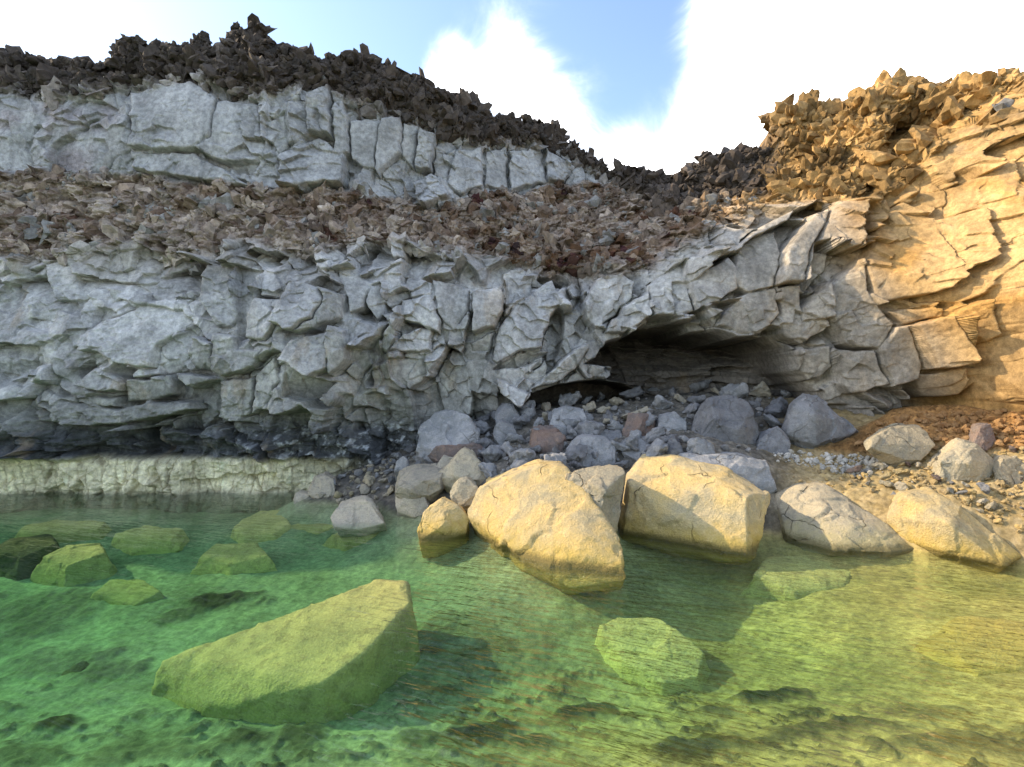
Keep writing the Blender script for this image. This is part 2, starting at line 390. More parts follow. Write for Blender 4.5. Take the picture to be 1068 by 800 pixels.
# ---- columns of the upper grey band
_, ec, duc, dvc, rc = vor2(X / 0.75 + 0.25 * wx, Z / 2.6 + 0.2 * wz, 12)
colm = (rc[..., 2] - 0.5) * 0.34 + duc * (rc[..., 3] - 0.5) * 0.7 - dvc * (rc[..., 4] - .5) * .3 - np.exp(-(ec / 0.025) ** 2) * 0.10 * (0.3 + 0.7 * brk)
colm = colm * (0.5 + 0.5 * sstep(PX0, 120, 300)) + blk2 * 0.5 + blk3 * amt3

# ---- traced blocks: (crop, outline, offset, slope right, slope down); metres, slopes per 100 photo pixels
CROP = {1: (0, 20, 2.964), 2: (350, 20, 2.964), 3: (700, 60, 2.9), 4: (0, 250, 2.964), 5: (350, 250, 2.964), 6: (700, 250, 2.9)}
BLOCKS = [
 (4, [(270,300),(330,250),(430,205),(560,215),(590,260),(500,330),(490,400),(400,385),(330,350),(265,345)], .32, -.1, .45),
 (4, [(255,455),(300,395),(340,400),(415,445),(410,468),(330,470)], .45, 0, .8), (4, [(260,480),(380,485),(385,512),(265,510)], .4, 0, .5),
 (4, [(190,520),(215,495),(300,510),(400,520),(480,500),(600,500),(615,525),(500,548),(380,565),(250,572),(195,560)], .5, 0, .6),
 (4, [(590,350),(620,300),(670,320),(668,400),(610,400)], .35, .2, -.7), (4, [(680,290),(745,300),(750,340),(830,345),(800,390),(700,425),(670,400)], .5, .1, -.3),
 (4, [(780,260),(810,180),(885,190),(870,260),(845,320),(785,310)], .65, .2, .2), (4, [(870,270),(915,130),(1000,150),(1015,190),(985,250),(920,290)], .8, -.3, .5),
 (4, [(1000,150),(1065,170),(1065,240),(985,280),(920,290),(985,250),(1015,190)], .65, -.8, -.4), (4, [(885,370),(920,310),(1067,280),(1067,380),(990,420)], .75, 0, .8),
 (4, [(890,385),(990,425),(1040,440),(1000,500),(900,490)], .05, -.3, -.6), (4, [(795,540),(800,410),(860,360),(880,440),(830,520)], .4, .3, .2),
 (4, [(690,440),(790,420),(785,540),(720,560),(690,550)], .3, .1, .1), (4, [(630,190),(650,80),(740,90),(745,230),(720,270),(680,270)], .35, -.3, .1),
 (4, [(745,90),(830,95),(800,180),(780,240),(745,240)], .1, .2, 0), (4, [(830,90),(905,70),(890,185),(820,175)], .4, 0, .2),
 (4, [(150,60),(240,60),(250,190),(180,190)], .2, -.3, 0), (4, [(285,240),(300,212),(345,215),(335,250),(290,275)], -.12, .2, -.4),
 (4, [(415,430),(540,420),(545,480),(500,495),(410,500)], .35, 0, -.4), (4, [(550,415),(610,410),(680,430),(600,455)], .45, 0, .2),
 (5, [(170,340),(215,290),(295,270),(295,350),(230,345)], .5, 0, .6), (5, [(0,270),(45,285),(55,370),(0,425)], .8, -.6, .1),
 (5, [(100,150),(145,140),(160,220),(130,250),(100,215)], .3, -.3, 0), (5, [(205,190),(300,170),(330,260),(320,300),(280,280),(210,250)], .45, .1, .3),
 (5, [(300,120),(410,150),(415,220),(370,290),(330,250)], .35, -.2, .1), (5, [(425,160),(510,150),(520,220),(490,270),(430,290)], .6, -.2, .1),
 (5, [(515,100),(570,80),(615,110),(605,170),(530,200)], -.2, 0, -.5), (5, [(480,370),(500,270),(560,200),(670,120),(690,200),(640,290),(640,335),(570,345),(500,380)], .35, .2, .35),
 (5, [(490,400),(500,385),(580,350),(640,340),(660,345),(640,360),(560,400)], -.1, 0, -1.2), (5, [(560,460),(650,370),(655,420),(600,470)], .3, .2, .1),
 (5, [(500,400),(570,400),(640,370),(560,460),(500,430)], .3, .1, .3),
 (5, [(760,200),(800,130),(870,110),(915,130),(915,180),(850,240),(800,280),(770,250)], .5, -.2, -.2), (5, [(850,245),(915,190),(960,160),(960,240),(880,295),(830,290)], .6, .1, .2),
 (5, [(960,140),(1067,80),(1067,240),(965,245)], .55, 0, .3), (5, [(640,430),(700,370),(780,320),(785,340),(740,400),(690,440),(590,470)], .5, 0, -.4),
 (5, [(780,410),(800,360),(870,340),(870,370),(800,430)], .2, 0, -.4), (5, [(175,370),(280,355),(290,420),(240,470),(190,430)], .35, -.2, .1),
 (5, [(10,100),(70,90),(110,150),(90,210),(50,230)], .3, 0, .2), (5, [(170,0),(220,0),(215,60),(180,60)], .5, -.4, 0), (5, [(420,320),(490,280),(470,345),(425,340)], .1, 0, -.8),
 (3, [(300,695),(320,600),(400,490),(460,465),(420,540),(390,600),(360,690)], .75, -.2, .1), (3, [(360,690),(420,540),(470,470),(480,480),(430,560),(380,680)], .3, -2.2, 0),
 (3, [(180,700),(190,560),(310,530),(320,600),(300,690),(270,740)], .45, .1, .2), (3, [(415,570),(430,520),(480,450),(560,450),(545,590),(500,595),(460,560)], .7, .3, .2),
 (3, [(530,595),(560,490),(590,470),(580,530),(550,590)], .45, -2.2, 0), (3, [(565,640),(600,520),(700,440),(800,500),(820,600),(840,670),(800,710),(700,730),(600,745)], .5, .1, .25),
 (3, [(780,500),(930,460),(940,610),(835,660),(820,590)], .6, 0, .3), (3, [(830,400),(1050,300),(1067,440),(930,460),(850,480)], .2, 0, .1),
 (3, [(0,620),(40,530),(100,490),(110,560),(50,610)], .3, -.2, -.4), (3, [(200,560),(350,470),(330,510),(210,570),(160,600)], .75, 0, .4),
 (3, [(50,690),(160,600),(190,640),(185,705),(125,740),(60,770)], .5, -.1, .2), (3, [(0,690),(48,690),(55,770),(0,790)], .4, 0, .3), (3, [(385,640),(430,580),(480,590),(470,640),(400,720)], .0, 0, -.2),
 (6, [(135,230),(190,170),(300,150),(310,230),(250,290),(180,290),(125,260)], .5, 0, .1), (6, [(310,150),(370,140),(380,230),(460,250),(470,270),(380,320),(320,290)], .4, 0, -.2),
 (6, [(380,210),(460,130),(470,250),(380,250)], .6, .2, .1), (6, [(460,150),(560,60),(570,160),(600,210),(640,260),(600,340),(510,320),(470,250)], .5, .1, .1),
 (6, [(590,340),(640,270),(680,260),(710,380),(700,430),(625,450)], .7, -.2, .1), (6, [(680,260),(790,235),(840,380),(720,400)], 1.0, .1, .2),
 (6, [(790,235),(870,300),(940,390),(850,385),(840,370)], .6, -2.4, 0), (6, [(380,330),(470,320),(480,390),(400,430),(365,400)], .35, -.1, .1),
 (6, [(470,330),(580,340),(620,440),(510,465),(490,440)], .65, .1, .1), (6, [(720,410),(850,390),(880,420),(870,470),(760,480),(720,440)], .35, 0, -.9),
 (6, [(850,210),(940,180),(945,290),(890,320),(800,240)], .6, 0, .2), (6, [(945,230),(1067,130),(1067,260),(950,260)], .4, 0, .1),
 (6, [(620,215),(800,210),(790,235),(680,255)], .5, 0, .3), (6, [(945,300),(1067,280),(1067,500),(960,430),(930,410)], .5, .1, .1),
 (1, [(415,230),(600,200),(680,250),(660,370),(600,410),(410,400)], .35, 0, .1), (1, [(660,370),(680,255),(800,260),(820,400),(790,480),(700,450),(610,400)], .3, -.15, .1),
 (1, [(820,310),(890,290),(890,390),(830,420)], .15, .2, 0), (1, [(900,260),(960,250),(960,370),(895,400)], .3, -.3, 0), (1, [(960,250),(1025,220),(1030,370),(960,360)], .5, -.1, .1),
 (1, [(1030,230),(1067,240),(1067,420),(1030,390)], .25, -.2, 0), (1, [(870,430),(990,370),(1067,420),(1067,520),(880,530)], .5, 0, .4), (1, [(160,390),(260,330),(400,260),(410,400),(330,470),(160,480)], .1, .2, 0),
 (1, [(800,430),(850,430),(880,530),(790,530)], .15, 0, .1), (1, [(700,450),(800,440),(790,485),(740,480)], -.1, 0, -.9),
 (1, [(410,410),(600,415),(720,480),(780,530),(600,500),(420,470)], .3, 0, .25),
 (2, [(0,260),(40,300),(45,420),(0,440)], .4, -.3, 0), (2, [(45,310),(140,320),(130,470),(50,440)], .3, .2, .1), (2, [(140,320),(200,310),(205,420),(140,490),(130,470)], .45, -.2, 0),
 (2, [(205,320),(250,320),(245,470),(205,430)], .25, -.4, 0), (2, [(255,350),(310,370),(305,470),(250,470)], .5, .1, 0), (2, [(240,520),(310,480),(360,550),(280,585),(250,570)], .6, 0, .5),
 (2, [(370,410),(450,400),(460,520),(390,545),(350,510)], .35, 0, .1), (2, [(460,410),(535,390),(530,530),(465,520)], .22, .2, 0), (2, [(540,410),(640,400),(650,510),(540,540)], .3, -.2, .1),
 (2, [(650,400),(740,460),(710,510),(655,510)], .4, -.4, 0), (2, [(310,400),(370,430),(350,500),(310,480)], .15, .3, 0),
]
D = rnd * main + colm * band
poly_w = np.zeros_like(X)
for cid, pts, o_, sx_, sy_ in BLOCKS:
    ox, oy, k = CROP[cid]
    P = [(ox + a / k, oy + b / k) for a, b in pts]
    x0 = min(p[0] for p in P) - 10; x1 = max(p[0] for p in P) + 10; y0 = min(p[1] for p in P) - 10; y1 = max(p[1] for p in P) + 10
    m = (PX > x0) & (PX < x1) & (PY > y0) & (PY < y1)
    if not m.any(): continue
    qx, qy = PX[m], PY[m]
    sdv = poly_sd(qx, qy, P)
    mx = sum(p[0] for p in P) / len(P); my = sum(p[1] for p in P) / len(P)
    plane = 0.85 * o_ - 0.1 + (PX0[m] + 3 * wx[m] - mx) / 100 * sx_ * 1.5 + (PY0[m] + 3 * wz[m] - my) / 100 * sy_ * 1.5
    plane = plane + 0.55 * (blk2[m] * amt2[m]) + 0.9 * blk3[m] * amt3[m]
    plane = plane - 0.035 * np.exp(-(np.maximum(sdv, 0) / 1.6) ** 2)          # worn edges
    wgt = sstep(sdv, -0.6, 0.9)
    dm = D[m] * (1 - wgt) + plane * wgt
    dm = dm - 0.18 * (.15 + .85 * brk[m]) * np.exp(-((sdv + 0.4) / 0.7) ** 2)                       # open joint round the block
    D[m] = dm
    poly_w[m] = np.maximum(poly_w[m], wgt)

# ---- rubbly scoria and clinker
lump, el, dul, dvl, rl = vor2(X / 0.34 + 0.8 * wx, Z / 0.24 + 0.8 * wz, 21)
lump2, el2, _, _, rl2 = vor2(X / 0.13 + 1.0 * wx, Z / 0.10 + 1.0 * wz, 22)
big, _, bdu_, bdv_, rb = vor2(X / 0.75 + 0.9 * wx, Z / 0.42 + 0.9 * wz, 23)
_, ef, duf, dvf, rf = vor2(X / 0.46 + 1.0 * wx + .3 * w2x, Z / 0.30 + 0.9 * wz + .3 * w2z, 24)
_, eg, dug, dvg, rg_ = vor2(X / 0.19 + 1.2 * wx, Z / 0.14 + 1.0 * wz, 25)
facet = (rf[..., 2] - .5) * .42 + duf * (rf[..., 3] - .5) * .6 - dvf * (.10 + (rf[..., 4] - .5) * .5) + (rg_[..., 2] - .5) * .16 + dug * (rg_[..., 3] - .5) * .22 - dvg * (rg_[..., 4] - .4) * .2
bigl = facet + .35 * fbm2(X * .55 + .5 * Z, Z * 1.3 + 12 - .3 * X, 3)
rubble = .55 * bigl * (.45 + .75 * sstep(fbm2(X * .7 + 33, Z, 3), -.3, .2)) + (0.5 - lump) * 0.16 * (0.4 + rl[..., 2]) + (0.5 - lump2) * 0.10 * (0.4 + rl2[..., 2]) + 0.18 * fbm2(X * 0.9, Z * 1.4, 5, 0.6)
strat = 0.10 * fbm2(X * 0.6 + 0.8 * wx, Z * 5.5 + 2 * wz, 4, 0.6, True)
D += sco * (rubble * (1.1 + 0.1 * right) + strat * 0.8 + 0.3 * (blk2 + blk * .5) * sstep(fbm2(X * .8 + 70, Z * .8, 3), 0.0, .25))
# clinker leans to the right in sharp fins
fin = fbm2(X * 2.1 - Z * 1.1, Z * 0.9 + X * 0.45, 5, 0.62, True)
D += crust * (0.55 * fbm2(X * 0.7 + 9, Z * 0.9, 3) + 0.20 * fin + bigl * .35 + (0.5 - lump) * 0.14 + (0.5 - lump2) * 0.08 + 0.0)

def hollow(pts, depth, soft=6, noise_amp=1.0, prof=None):
    sdv = poly_sd(PX0 + (4 * wx + .8 * w2x) * noise_amp, PY0 + (3 * wz + .8 * w2z) * noise_amp, pts)
    g = sstep(sdv, 0, soft)
    dd = depth if prof is None else prof
    return g * dd
slabs = vor2(X / 1.3 + 0.5 * wx, Z / 0.13 + 1.2 * wz + 0.25 * X, 31)
strata = (slabs[4][..., 2] - 0.5) * 0.30
c1m = hollow([(538, 426), (555, 410), (590, 398), (625, 394), (655, 397), (682, 408), (690, 470), (530, 470)], 3.2, 5)
p2 = np.interp(PY0, [335, 350, 368, 385, 420, 480], [3.8, 3.6, 2.7, 1.9, 1.4, 1.3]) - 1.5 * strata
c2m = hollow([(608, 380), (622, 371), (630, 356), (648, 352), (672, 337), (708, 334), (720, 333), (724, 343), (742, 342), (760, 352), (786, 350), (808, 349), (822, 361), (826, 386), (856, 408), (866, 470), (690, 470), (676, 412), (655, 402), (630, 396), (640, 385)], 1.0, 6, 1.0, p2)
D = D * (1 - 0.6 * (np.maximum(c1m, c2m) > 0.8)) - np.maximum(c1m, c2m)
D -= hollow([(944, 402), (965, 413), (1000, 412), (1020, 398), (1034, 412), (1032, 424), (1000, 480), (940, 480)], 1.1, 4)
D -= hollow([(903, 205), (907, 167), (921, 139), (941, 112), (969, 108), (1010, 112), (1000, 129), (972, 150), (962, 174), (928, 181), (921, 201)], 0.95, 8, 1.4)
und = np.interp(PX0, [-200, 0, 60, 120, 220, 320, 420], [466, 466, 466, 470, 471, 470, 472]) + 5 * wz
D -= 0.38 * np.exp(-((PY0 - und) / 7.5) ** 2) * (1 - sstep(PX0, 300, 420)) * (0.6 + 0.6 * fbm2(X * 1.2, Z * 2, 3))
# hard fretwork below the ledge, vertical ribs in the pale tidal band
low = sstep(PY0, 400, 450) * (1 - sstep(PX0, 420, 500))
D += low * (0.10 * fbm2(X * 1.2, Z * 5 + X * .4, 5, 0.6, True) + 0.10 * fbm2(X * 3, Z * 5, 4, 0.6, True)) * (1 - cream)
_, er, dur, dvr, rr = vor2(X / 0.22 + 0.4 * wx, Z / 1.1 + 0.3 * wz, 41)
D = D * (1 - .75 * cream)
D += cream * (0.02 + (rr[..., 2] - .5) * 0.10 - np.exp(-(er / 0.06) ** 2) * 0.07 * (.2 + brk) + 0.12 * fbm2(X * 3, Z * 5, 5, .65) - 0.04 * sstep(PY0, 508, 518))
D += 0.05 * fbm2(X * 1.7, Z * 1.7, 5, 0.55) + 0.012 * fbm2(X * 9, Z * 9, 4, 0.6) * (1 + 1.5 * (crust + sco))
# diagonal bedding scars low on the left face
D += smooth_l * 0.05 * fbm2(X * 0.8 + Z * .5, Z * 3.2 - X * .4, 4, .6, True)

Yf = Yb - D
Zf = Z.copy()
top = np.clip((t[:, None] - 0.90) / 0.10, 0, 1) * np.ones_like(X)
Zf += crust * (0.20 * fbm2(X * 1.5 - Z, Z * 1.2, 4, .55, True) * top + 0.02 * perlin2(X * 7, Z * 7))
# plateau behind the edge
K = 40
back = (np.linspace(0, 1, K) ** 1.7)[1:] * 9.0
Xp = np.repeat(xs[None], K - 1, 0); Yp = Yf[-1][None] + back[:, None]
Zp = Zf[-1][None] - 0.10 * back[:, None] + 0.25 * fbm2(Xp * 1.1, Yp * 1.1, 4) * np.clip(back[:, None], 0, 1) - 0.25 * np.clip(back[:, None], 0, 1)

# ---- colour of the rock, with sun warmth and cave shade painted in
def C(*c): return np.array(c)[None, None]
gn = fbm2(X * 0.5 + 20, Z * 0.5, 4)[..., None]; gn2 = fbm2(X * 1.6 + 50, Z * 1.6, 4)[..., None]
grey = C(.365, .36, .352) + gn * C(.05, .045, .04)
grey = grey + sstep(gn2, .1, .5) * C(.05, .05, .035)
cell = r[..., 5][..., None] - .5
grey = grey * (1 + .30 * cell)
lowgreen = sstep(PY0, 370, 450)[..., None] * (1 - sstep(PX0, 480, 560))[..., None]
grey = grey * (1 - .42 * lowgreen) + lowgreen * C(.01, .015, .0) 
brownish = sstep(fbm2(X * .7 + 3, Z * .9 + 8, 4), 0, .35)[..., None]
bandc = C(.32, .318, .315) + gn2 * C(.04, .035, .03) - sstep(fbm2(X * .6 + 90, Z * .6, 4) - 0.002 * (PX0 - 60), .0, .4)[..., None] * C(.06, .085, .08)
scoc = C(.20, .15, .115) * (1 + .5 * gn2) + (rg_[..., 5][..., None] - .5) * C(.16, .145, .12) + (rf[..., 5][..., None] - .5) * C(.20, .185, .165)
scoc = scoc + (1 - sstep(PX0, 250, 420))[..., None] * C(.06, .055, .05)
oc = C(.40, .25, .10) * (1 + .35 * gn2) + (rg_[..., 5][..., None] - .5) * C(.12, .08, .04)  # ochre of the right-hand scoria, its warmth partly painted sunlight
k = sstep(PX0 + 30 * wx, 690, 860)[..., None]; scoc = scoc * (1 - k) + oc * k
crc = C(.075, .06, .05) * (1 + .5 * gn2) + (rl2[..., 3][..., None] - .5) * C(.04, .035, .03)
kr = sstep(PX0 + 15 * wx, 790, 830)[..., None]; crc = crc * (1 - kr) + oc * kr * (0.75 + .25 * (rl2[..., 3][..., None]))
dk = (kr * sstep(fbm2(X * 1.1, Z * 1.1 + 4, 3), .0, .2)[..., None]); crc = crc * (1 - .6 * dk)
xo = np.interp(PY0, [80, 200, 300, 420, 520], [850, 862, 905, 990, 1010]) + 25 * wx  # edge of the sunlit part: ochre here is rock tone plus painted sunlight
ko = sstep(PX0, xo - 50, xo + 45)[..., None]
warm = sstep(PX0, 640, 860)[..., None]
beige = ((1 - sstep(PY0 + 20 * wx, 262, 312)) * (.25 + .75 * (1 - sstep(PX0, 150, 420))))[..., None] * .55
grey = grey * (1 - beige) + C(.34, .305, .245) * beige * (1 + .3 * gn2)
mainc = grey * (1 - warm * .75) + warm * .75 * (C(.30, .26, .205) * (1 + .25 * cell))
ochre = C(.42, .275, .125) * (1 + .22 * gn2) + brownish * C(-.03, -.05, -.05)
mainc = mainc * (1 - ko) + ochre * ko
dark = C(.075, .08, .085) * (1 + .6 * gn2)
kt = (sstep(PY0 + 8 * wz, 432, 456) * (1 - sstep(PX0, 420, 470)))[..., None]
salt = (sstep(fbm2(X * 4, Z * 5, 5, .65), .05, .3) * sstep(PX0, 180, 330))[..., None]
dark = dark * (1 - salt) + C(.36, .38, .40) * salt
mainc = mainc * (1 - kt) + dark * kt
creamc = C(.62, .58, .40) * (1 + .3 * gn2) - (np.exp(-(er / 0.08) ** 2))[..., None] * C(.20, .2, .15)
creamc = creamc * (1 - sstep(PY0 + 3 * wz, 509, 519)[..., None] * .7)
kcr = cream[..., None]; mainc = mainc * (1 - kcr) + creamc * kcr
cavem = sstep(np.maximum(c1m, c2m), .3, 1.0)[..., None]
mainc = mainc * (1 - cavem) + cavem * (C(.14, .125, .108) * (1 + .4 * (slabs[4][..., 3][..., None] - .5)))  # shade inside the caves painted as darker rock
streak = fbm2(X * 2.6 + .4 * wx, Z * .30, 4, .6)[..., None]
mainc = mainc * (1 + .38 * streak * (1 - .5 * cavem)); bandc = bandc * (1 + .34 * streak)
rust = sstep(fbm2(X * 1.3 + 15, Z * .55 + 8, 5, .6), .18, .42)[..., None] * .45
mainc = mainc * (1 - rust * .95) + rust * .95 * C(.30, .235, .16)
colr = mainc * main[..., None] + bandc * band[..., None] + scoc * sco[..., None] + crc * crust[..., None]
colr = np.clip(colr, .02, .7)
colp = np.repeat(colr[-1][None], K - 1, 0)
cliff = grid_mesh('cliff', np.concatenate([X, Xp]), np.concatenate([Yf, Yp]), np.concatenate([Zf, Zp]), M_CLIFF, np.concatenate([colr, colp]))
cliff['kind'] = 'structure'
cliff['label'] = 'layered grey and ochre lava cliff with a low cave above the pool'

# ------------------------------------------------------------------ GROUND: pool bed, beach and slope to the cave
GP = []
for px, py, Y in ((330, 505, 12.7), (380, 490, 13.0), (430, 505, 11.6), (430, 470, 13.4), (500, 505, 10.6), (500, 470, 12.3), (520, 440, 13.6), (600, 505, 9.9), (600, 470, 11.5), (600, 440, 13), (600, 425, 14.3), (640, 424, 14.3), (620, 420, 17),
                  (700, 490, 10.4), (700, 450, 12), (700, 418, 14), (720, 414, 17), (780, 490, 10.4), (780, 445, 12.4), (780, 413, 14), (850, 515, 10.0), (850, 485, 10.9), (850, 455, 11.9), (850, 428, 13), (860, 424, 16), (930, 524, 9.3), (930, 485, 10.2), (930, 455, 11.1), (930, 430, 12.4),
                  (1000, 530, 8.7), (1000, 485, 9.7), (1000, 450, 10.7), (1000, 430, 11.6), (1068, 548, 8.2), (1068, 505, 9.0), (1068, 465, 9.7), (1068, 433, 10.6), (1000, 420, 15), (1200, 450, 8.6), (1200, 520, 7.6)):
    GP.append(unproj(px, py, Y))
for px, py in ((318, 520), (400, 545), (470, 556), (660, 552), (740, 562), (800, 565), (870, 577), (930, 580), (1000, 588), (1068, 597), (1200, 640)): GP.append(at_z(px, py, -0.10))
GP += [(-14, 12.5, -.8), (-11, 11.9, -.42), (-8, 11.8, -.36), (-5.5, 12.2, -.36), (-10, 10, -.75), (-7, 9.5, -.8), (-4.5, 10.2, -.55), (-3, 10.8, -.4), (-5, 8, -.95), (-9, 7, -1.3), (-3, 8.5, -.75), (-1.2, 9.2, -.5), (-.5, 7.5, -.7), (0, 6, -1.0), (1.5, 5.6, -.85), (-2, 5.5, -.95), (-4, 5, -1.0), (-6, 4, -1.0), (-2, 3.6, -.65), (0, 3.7, -.5), (2, 3.7, -.42), (1.0, 4.6, -.65), (3, 4.6, -.45), (3.4, 6, -.7), (2.4, 7.2, -.75), (4.2, 7.3, -.4), (5, 6, -.3), (6.2, 7, -.18), (5, 4, -.25), (8, 5, -.1), (0, 1, -.4), (-4, 1, -.8), (4, 1, -.3), (0, -5, -1.4), (-12, 2, -1.7), (-14, 7, -1.6), (10, 1, .1), (-22, 8, -1.6), (-22, 13, -1.2), (-22, -5, -2.2), (16, -5, -.5), (14, 6, 1.2), (16, 16, 2), (-22, 18, -1), (-8, 18, -.5), (-2, 18, 1.5)]
GP = np.array(GP)
gxx = np.linspace(-24, 17, 124); gyy = np.linspace(-8, 19, 82)
A, B = np.meshgrid(gxx, gyy)
GR = tps(GP[:, :2], GP[:, 2], np.stack([A.ravel(), B.ravel()], 1), 0.01).reshape(A.shape)
def gbase(x, y): return up_bilinear(gxx, gyy, GR, np.asarray(x, float), np.asarray(y, float))
ax = np.concatenate([np.linspace(-24, -12.5, 60, endpoint=False), np.linspace(-12.5, 11, 900, endpoint=False), np.linspace(11, 17, 60)])
ay = np.concatenate([np.linspace(-8, 2.8, 60, endpoint=False), np.linspace(2.8, 14.5, 560, endpoint=False), np.linspace(14.5, 19, 60)])
XG, YG = np.meshgrid(ax, ay)
ZG = gbase(XG, YG)
above = sstep(ZG, -0.05, 0.12)
gw = fbm2(XG * .8, YG * .8, 4); gv = fbm2(XG * .35 + 7, YG * .35, 3)
st1, se, _, _, sr = vor2(XG / 0.22 + .6 * gw, YG / 0.22 + .6 * gw, 51); st2, _, _, _, sr2 = vor2(XG / 0.085 + gw, YG / 0.085, 52)
ZG = ZG + above * ((.5 - st1) * .12 * sr[..., 2] + (.5 - st2) * .05 * sr2[..., 2] + .05 * gw) + (1 - above) * (.055 * fbm2(XG * 1.1, YG * 1.1, 5) + .02 * (.5 - st1))
gpx = CX + FPX * XG / np.maximum(YG, .5); gpy = CY + FPX * (CAM_H - ZG) / np.maximum(YG, .5)
# low algae mounds on the bed (photo column, row, radius m, height)
weed = np.zeros_like(ZG)
for px, py, rx, ry, am in ((500, 765, .55, .30, 1.0), (555, 775, .4, .22, .8), (440, 770, .3, .2, .7), (600, 745, .3, .18, 1.0), (620, 742, .22, .15, .9), (800, 728, .5, .2, 1.0), (740, 745, .35, .2, .8), (720, 790, .8, .3, .9), (880, 770, .8, .28, .8), (960, 740, .5, .2, .6), (1000, 780, .8, .25, .7), (250, 775, .5, .3, .9), (310, 768, .35, .3, .8), (150, 785, .7, .3, .6), (65, 755, .3, .18, 1.0), (30, 790, .5, .25, .6), (230, 625, .75, .38, 1.0), (190, 640, .4, .3, .7), (500, 680, .9, .45, .5), (420, 720, .5, .3, .5),
                            (30, 645, 1.3, .9, .55), (60, 690, .8, .4, .5), (110, 700, .5, .3, .6), (390, 585, .7, .22, .7), (440, 583, .5, .15, .9), (470, 650, .8, .5, .5), (560, 690, .5, .3, .4), (830, 600, .4, .2, .3)):
    zc_ = float(gbase(*at_z(px, py, -.9)[:2])); q = at_z(px, py, zc_)
    dd = np.sqrt(((XG - q[0]) / rx) ** 2 + ((YG - q[1]) / ry) ** 2)
    weed = np.maximum(weed, am * (1 - sstep(dd + .9 * fbm2(XG * 2.5, YG * 2.5, 4) , .35, 1.15)))
mott = sstep(fbm2(XG * 2.6 + 2, YG * 3.4, 6, .7), .02, .26) * sstep(gpy + 60 * gv, 670, 750) * (.55 + .45 * sstep(gv, -.2, .2))
weed = np.clip(np.maximum(weed, mott * .85), 0, 1) * (1 - above)
ZG = ZG + weed * (.06 + .06 * fbm2(XG * 6, YG * 6, 3))
def Cg(*c): return np.array(c)[None, None]
g2 = fbm2(XG * 1.3, YG * 1.3, 5)[..., None]
bedc = Cg(.27, .30, .17) * (1 + .3 * g2) 
kyl = sstep(gpx + .9 * (gpy - 600) + 60 * gw, 430, 950)[..., None] * np.ones_like(ZG)[..., None]
bedc = bedc * (1 - kyl) + kyl * Cg(.45, .335, .115) * (1 + .3 * g2)
alg = sstep(fbm2(XG * .9 + 60, YG * 1.1, 6, .62), -.02, .30)[..., None]
bedc = bedc * (1 - .25 * alg) + .25 * alg * Cg(.16, .17, .06)
spk = sstep(fbm2(XG * 7, YG * 7, 4, .7), .12, .34)[..., None]
bedc = bedc * (1 - .18 * spk)
bedc = bedc * (1 - weed[..., None]) + weed[..., None] * Cg(.05, .05, .02)
pebc = np.where(sr[..., 3:4] > .5, Cg(.30, .27, .22), Cg(.21, .195, .17)) * (.7 + .6 * sr2[..., 3:4])
greyz = (1 - sstep(gpx, 780, 860))[..., None]
beach = pebc * greyz * .5 + (1 - greyz) * (pebc * .4 + Cg(.34, .235, .07) * .66)
sco_m = poly_sd(gpx + 10 * gw, gpy + 6 * gw, [(850, 470), (880, 455), (930, 428), (1100, 425), (1300, 440), (1300, 470), (1040, 470), (960, 470), (900, 478)])
ks = sstep(sco_m, -4, 6)[..., None]
rust = Cg(.33, .18, .065) * (.65 + .7 * sr2[..., 3:4]) * (1 - .45 * (1 - sstep(gpx, 900, 950))[..., None])
beach = beach * (1 - ks) + rust * ks
gcol = np.clip(bedc * (1 - above[..., None]) + beach * above[..., None], .02, .7)
ZG = ZG + ks[..., 0] * above * (.14 * np.exp(-((gpx - 960) / 70) ** 2) + (.5 - st2) * .05)
ground = grid_mesh('ground', XG, YG, ZG, M_GROUND, gcol)
ground['kind'] = 'structure'; ground['label'] = 'stony shore and sandy green bed of the tide pool'
def gz_at(x, y):
    i = min(max(np.searchsorted(ay, y), 1), len(ay) - 1); j = min(max(np.searchsorted(ax, x), 1), len(ax) - 1)
    return float(ZG[i, j])
YS = np.arange(3.2, 16, 0.03)
def ground_hit(px, py):
    """first point of the ground seen along a ray"""
    x = (px - CX) / FPX * YS; z = CAM_H + (CY - py) / FPX * YS
    i = np.clip(np.searchsorted(ay, YS), 1, len(ay) - 1); j = np.clip(np.searchsorted(ax, x), 1, len(ax) - 1)
    g = ZG[i, j]; k = np.argmax(g >= z)
    return (x[k], YS[k], g[k]) if g[k] >= z[k] else None

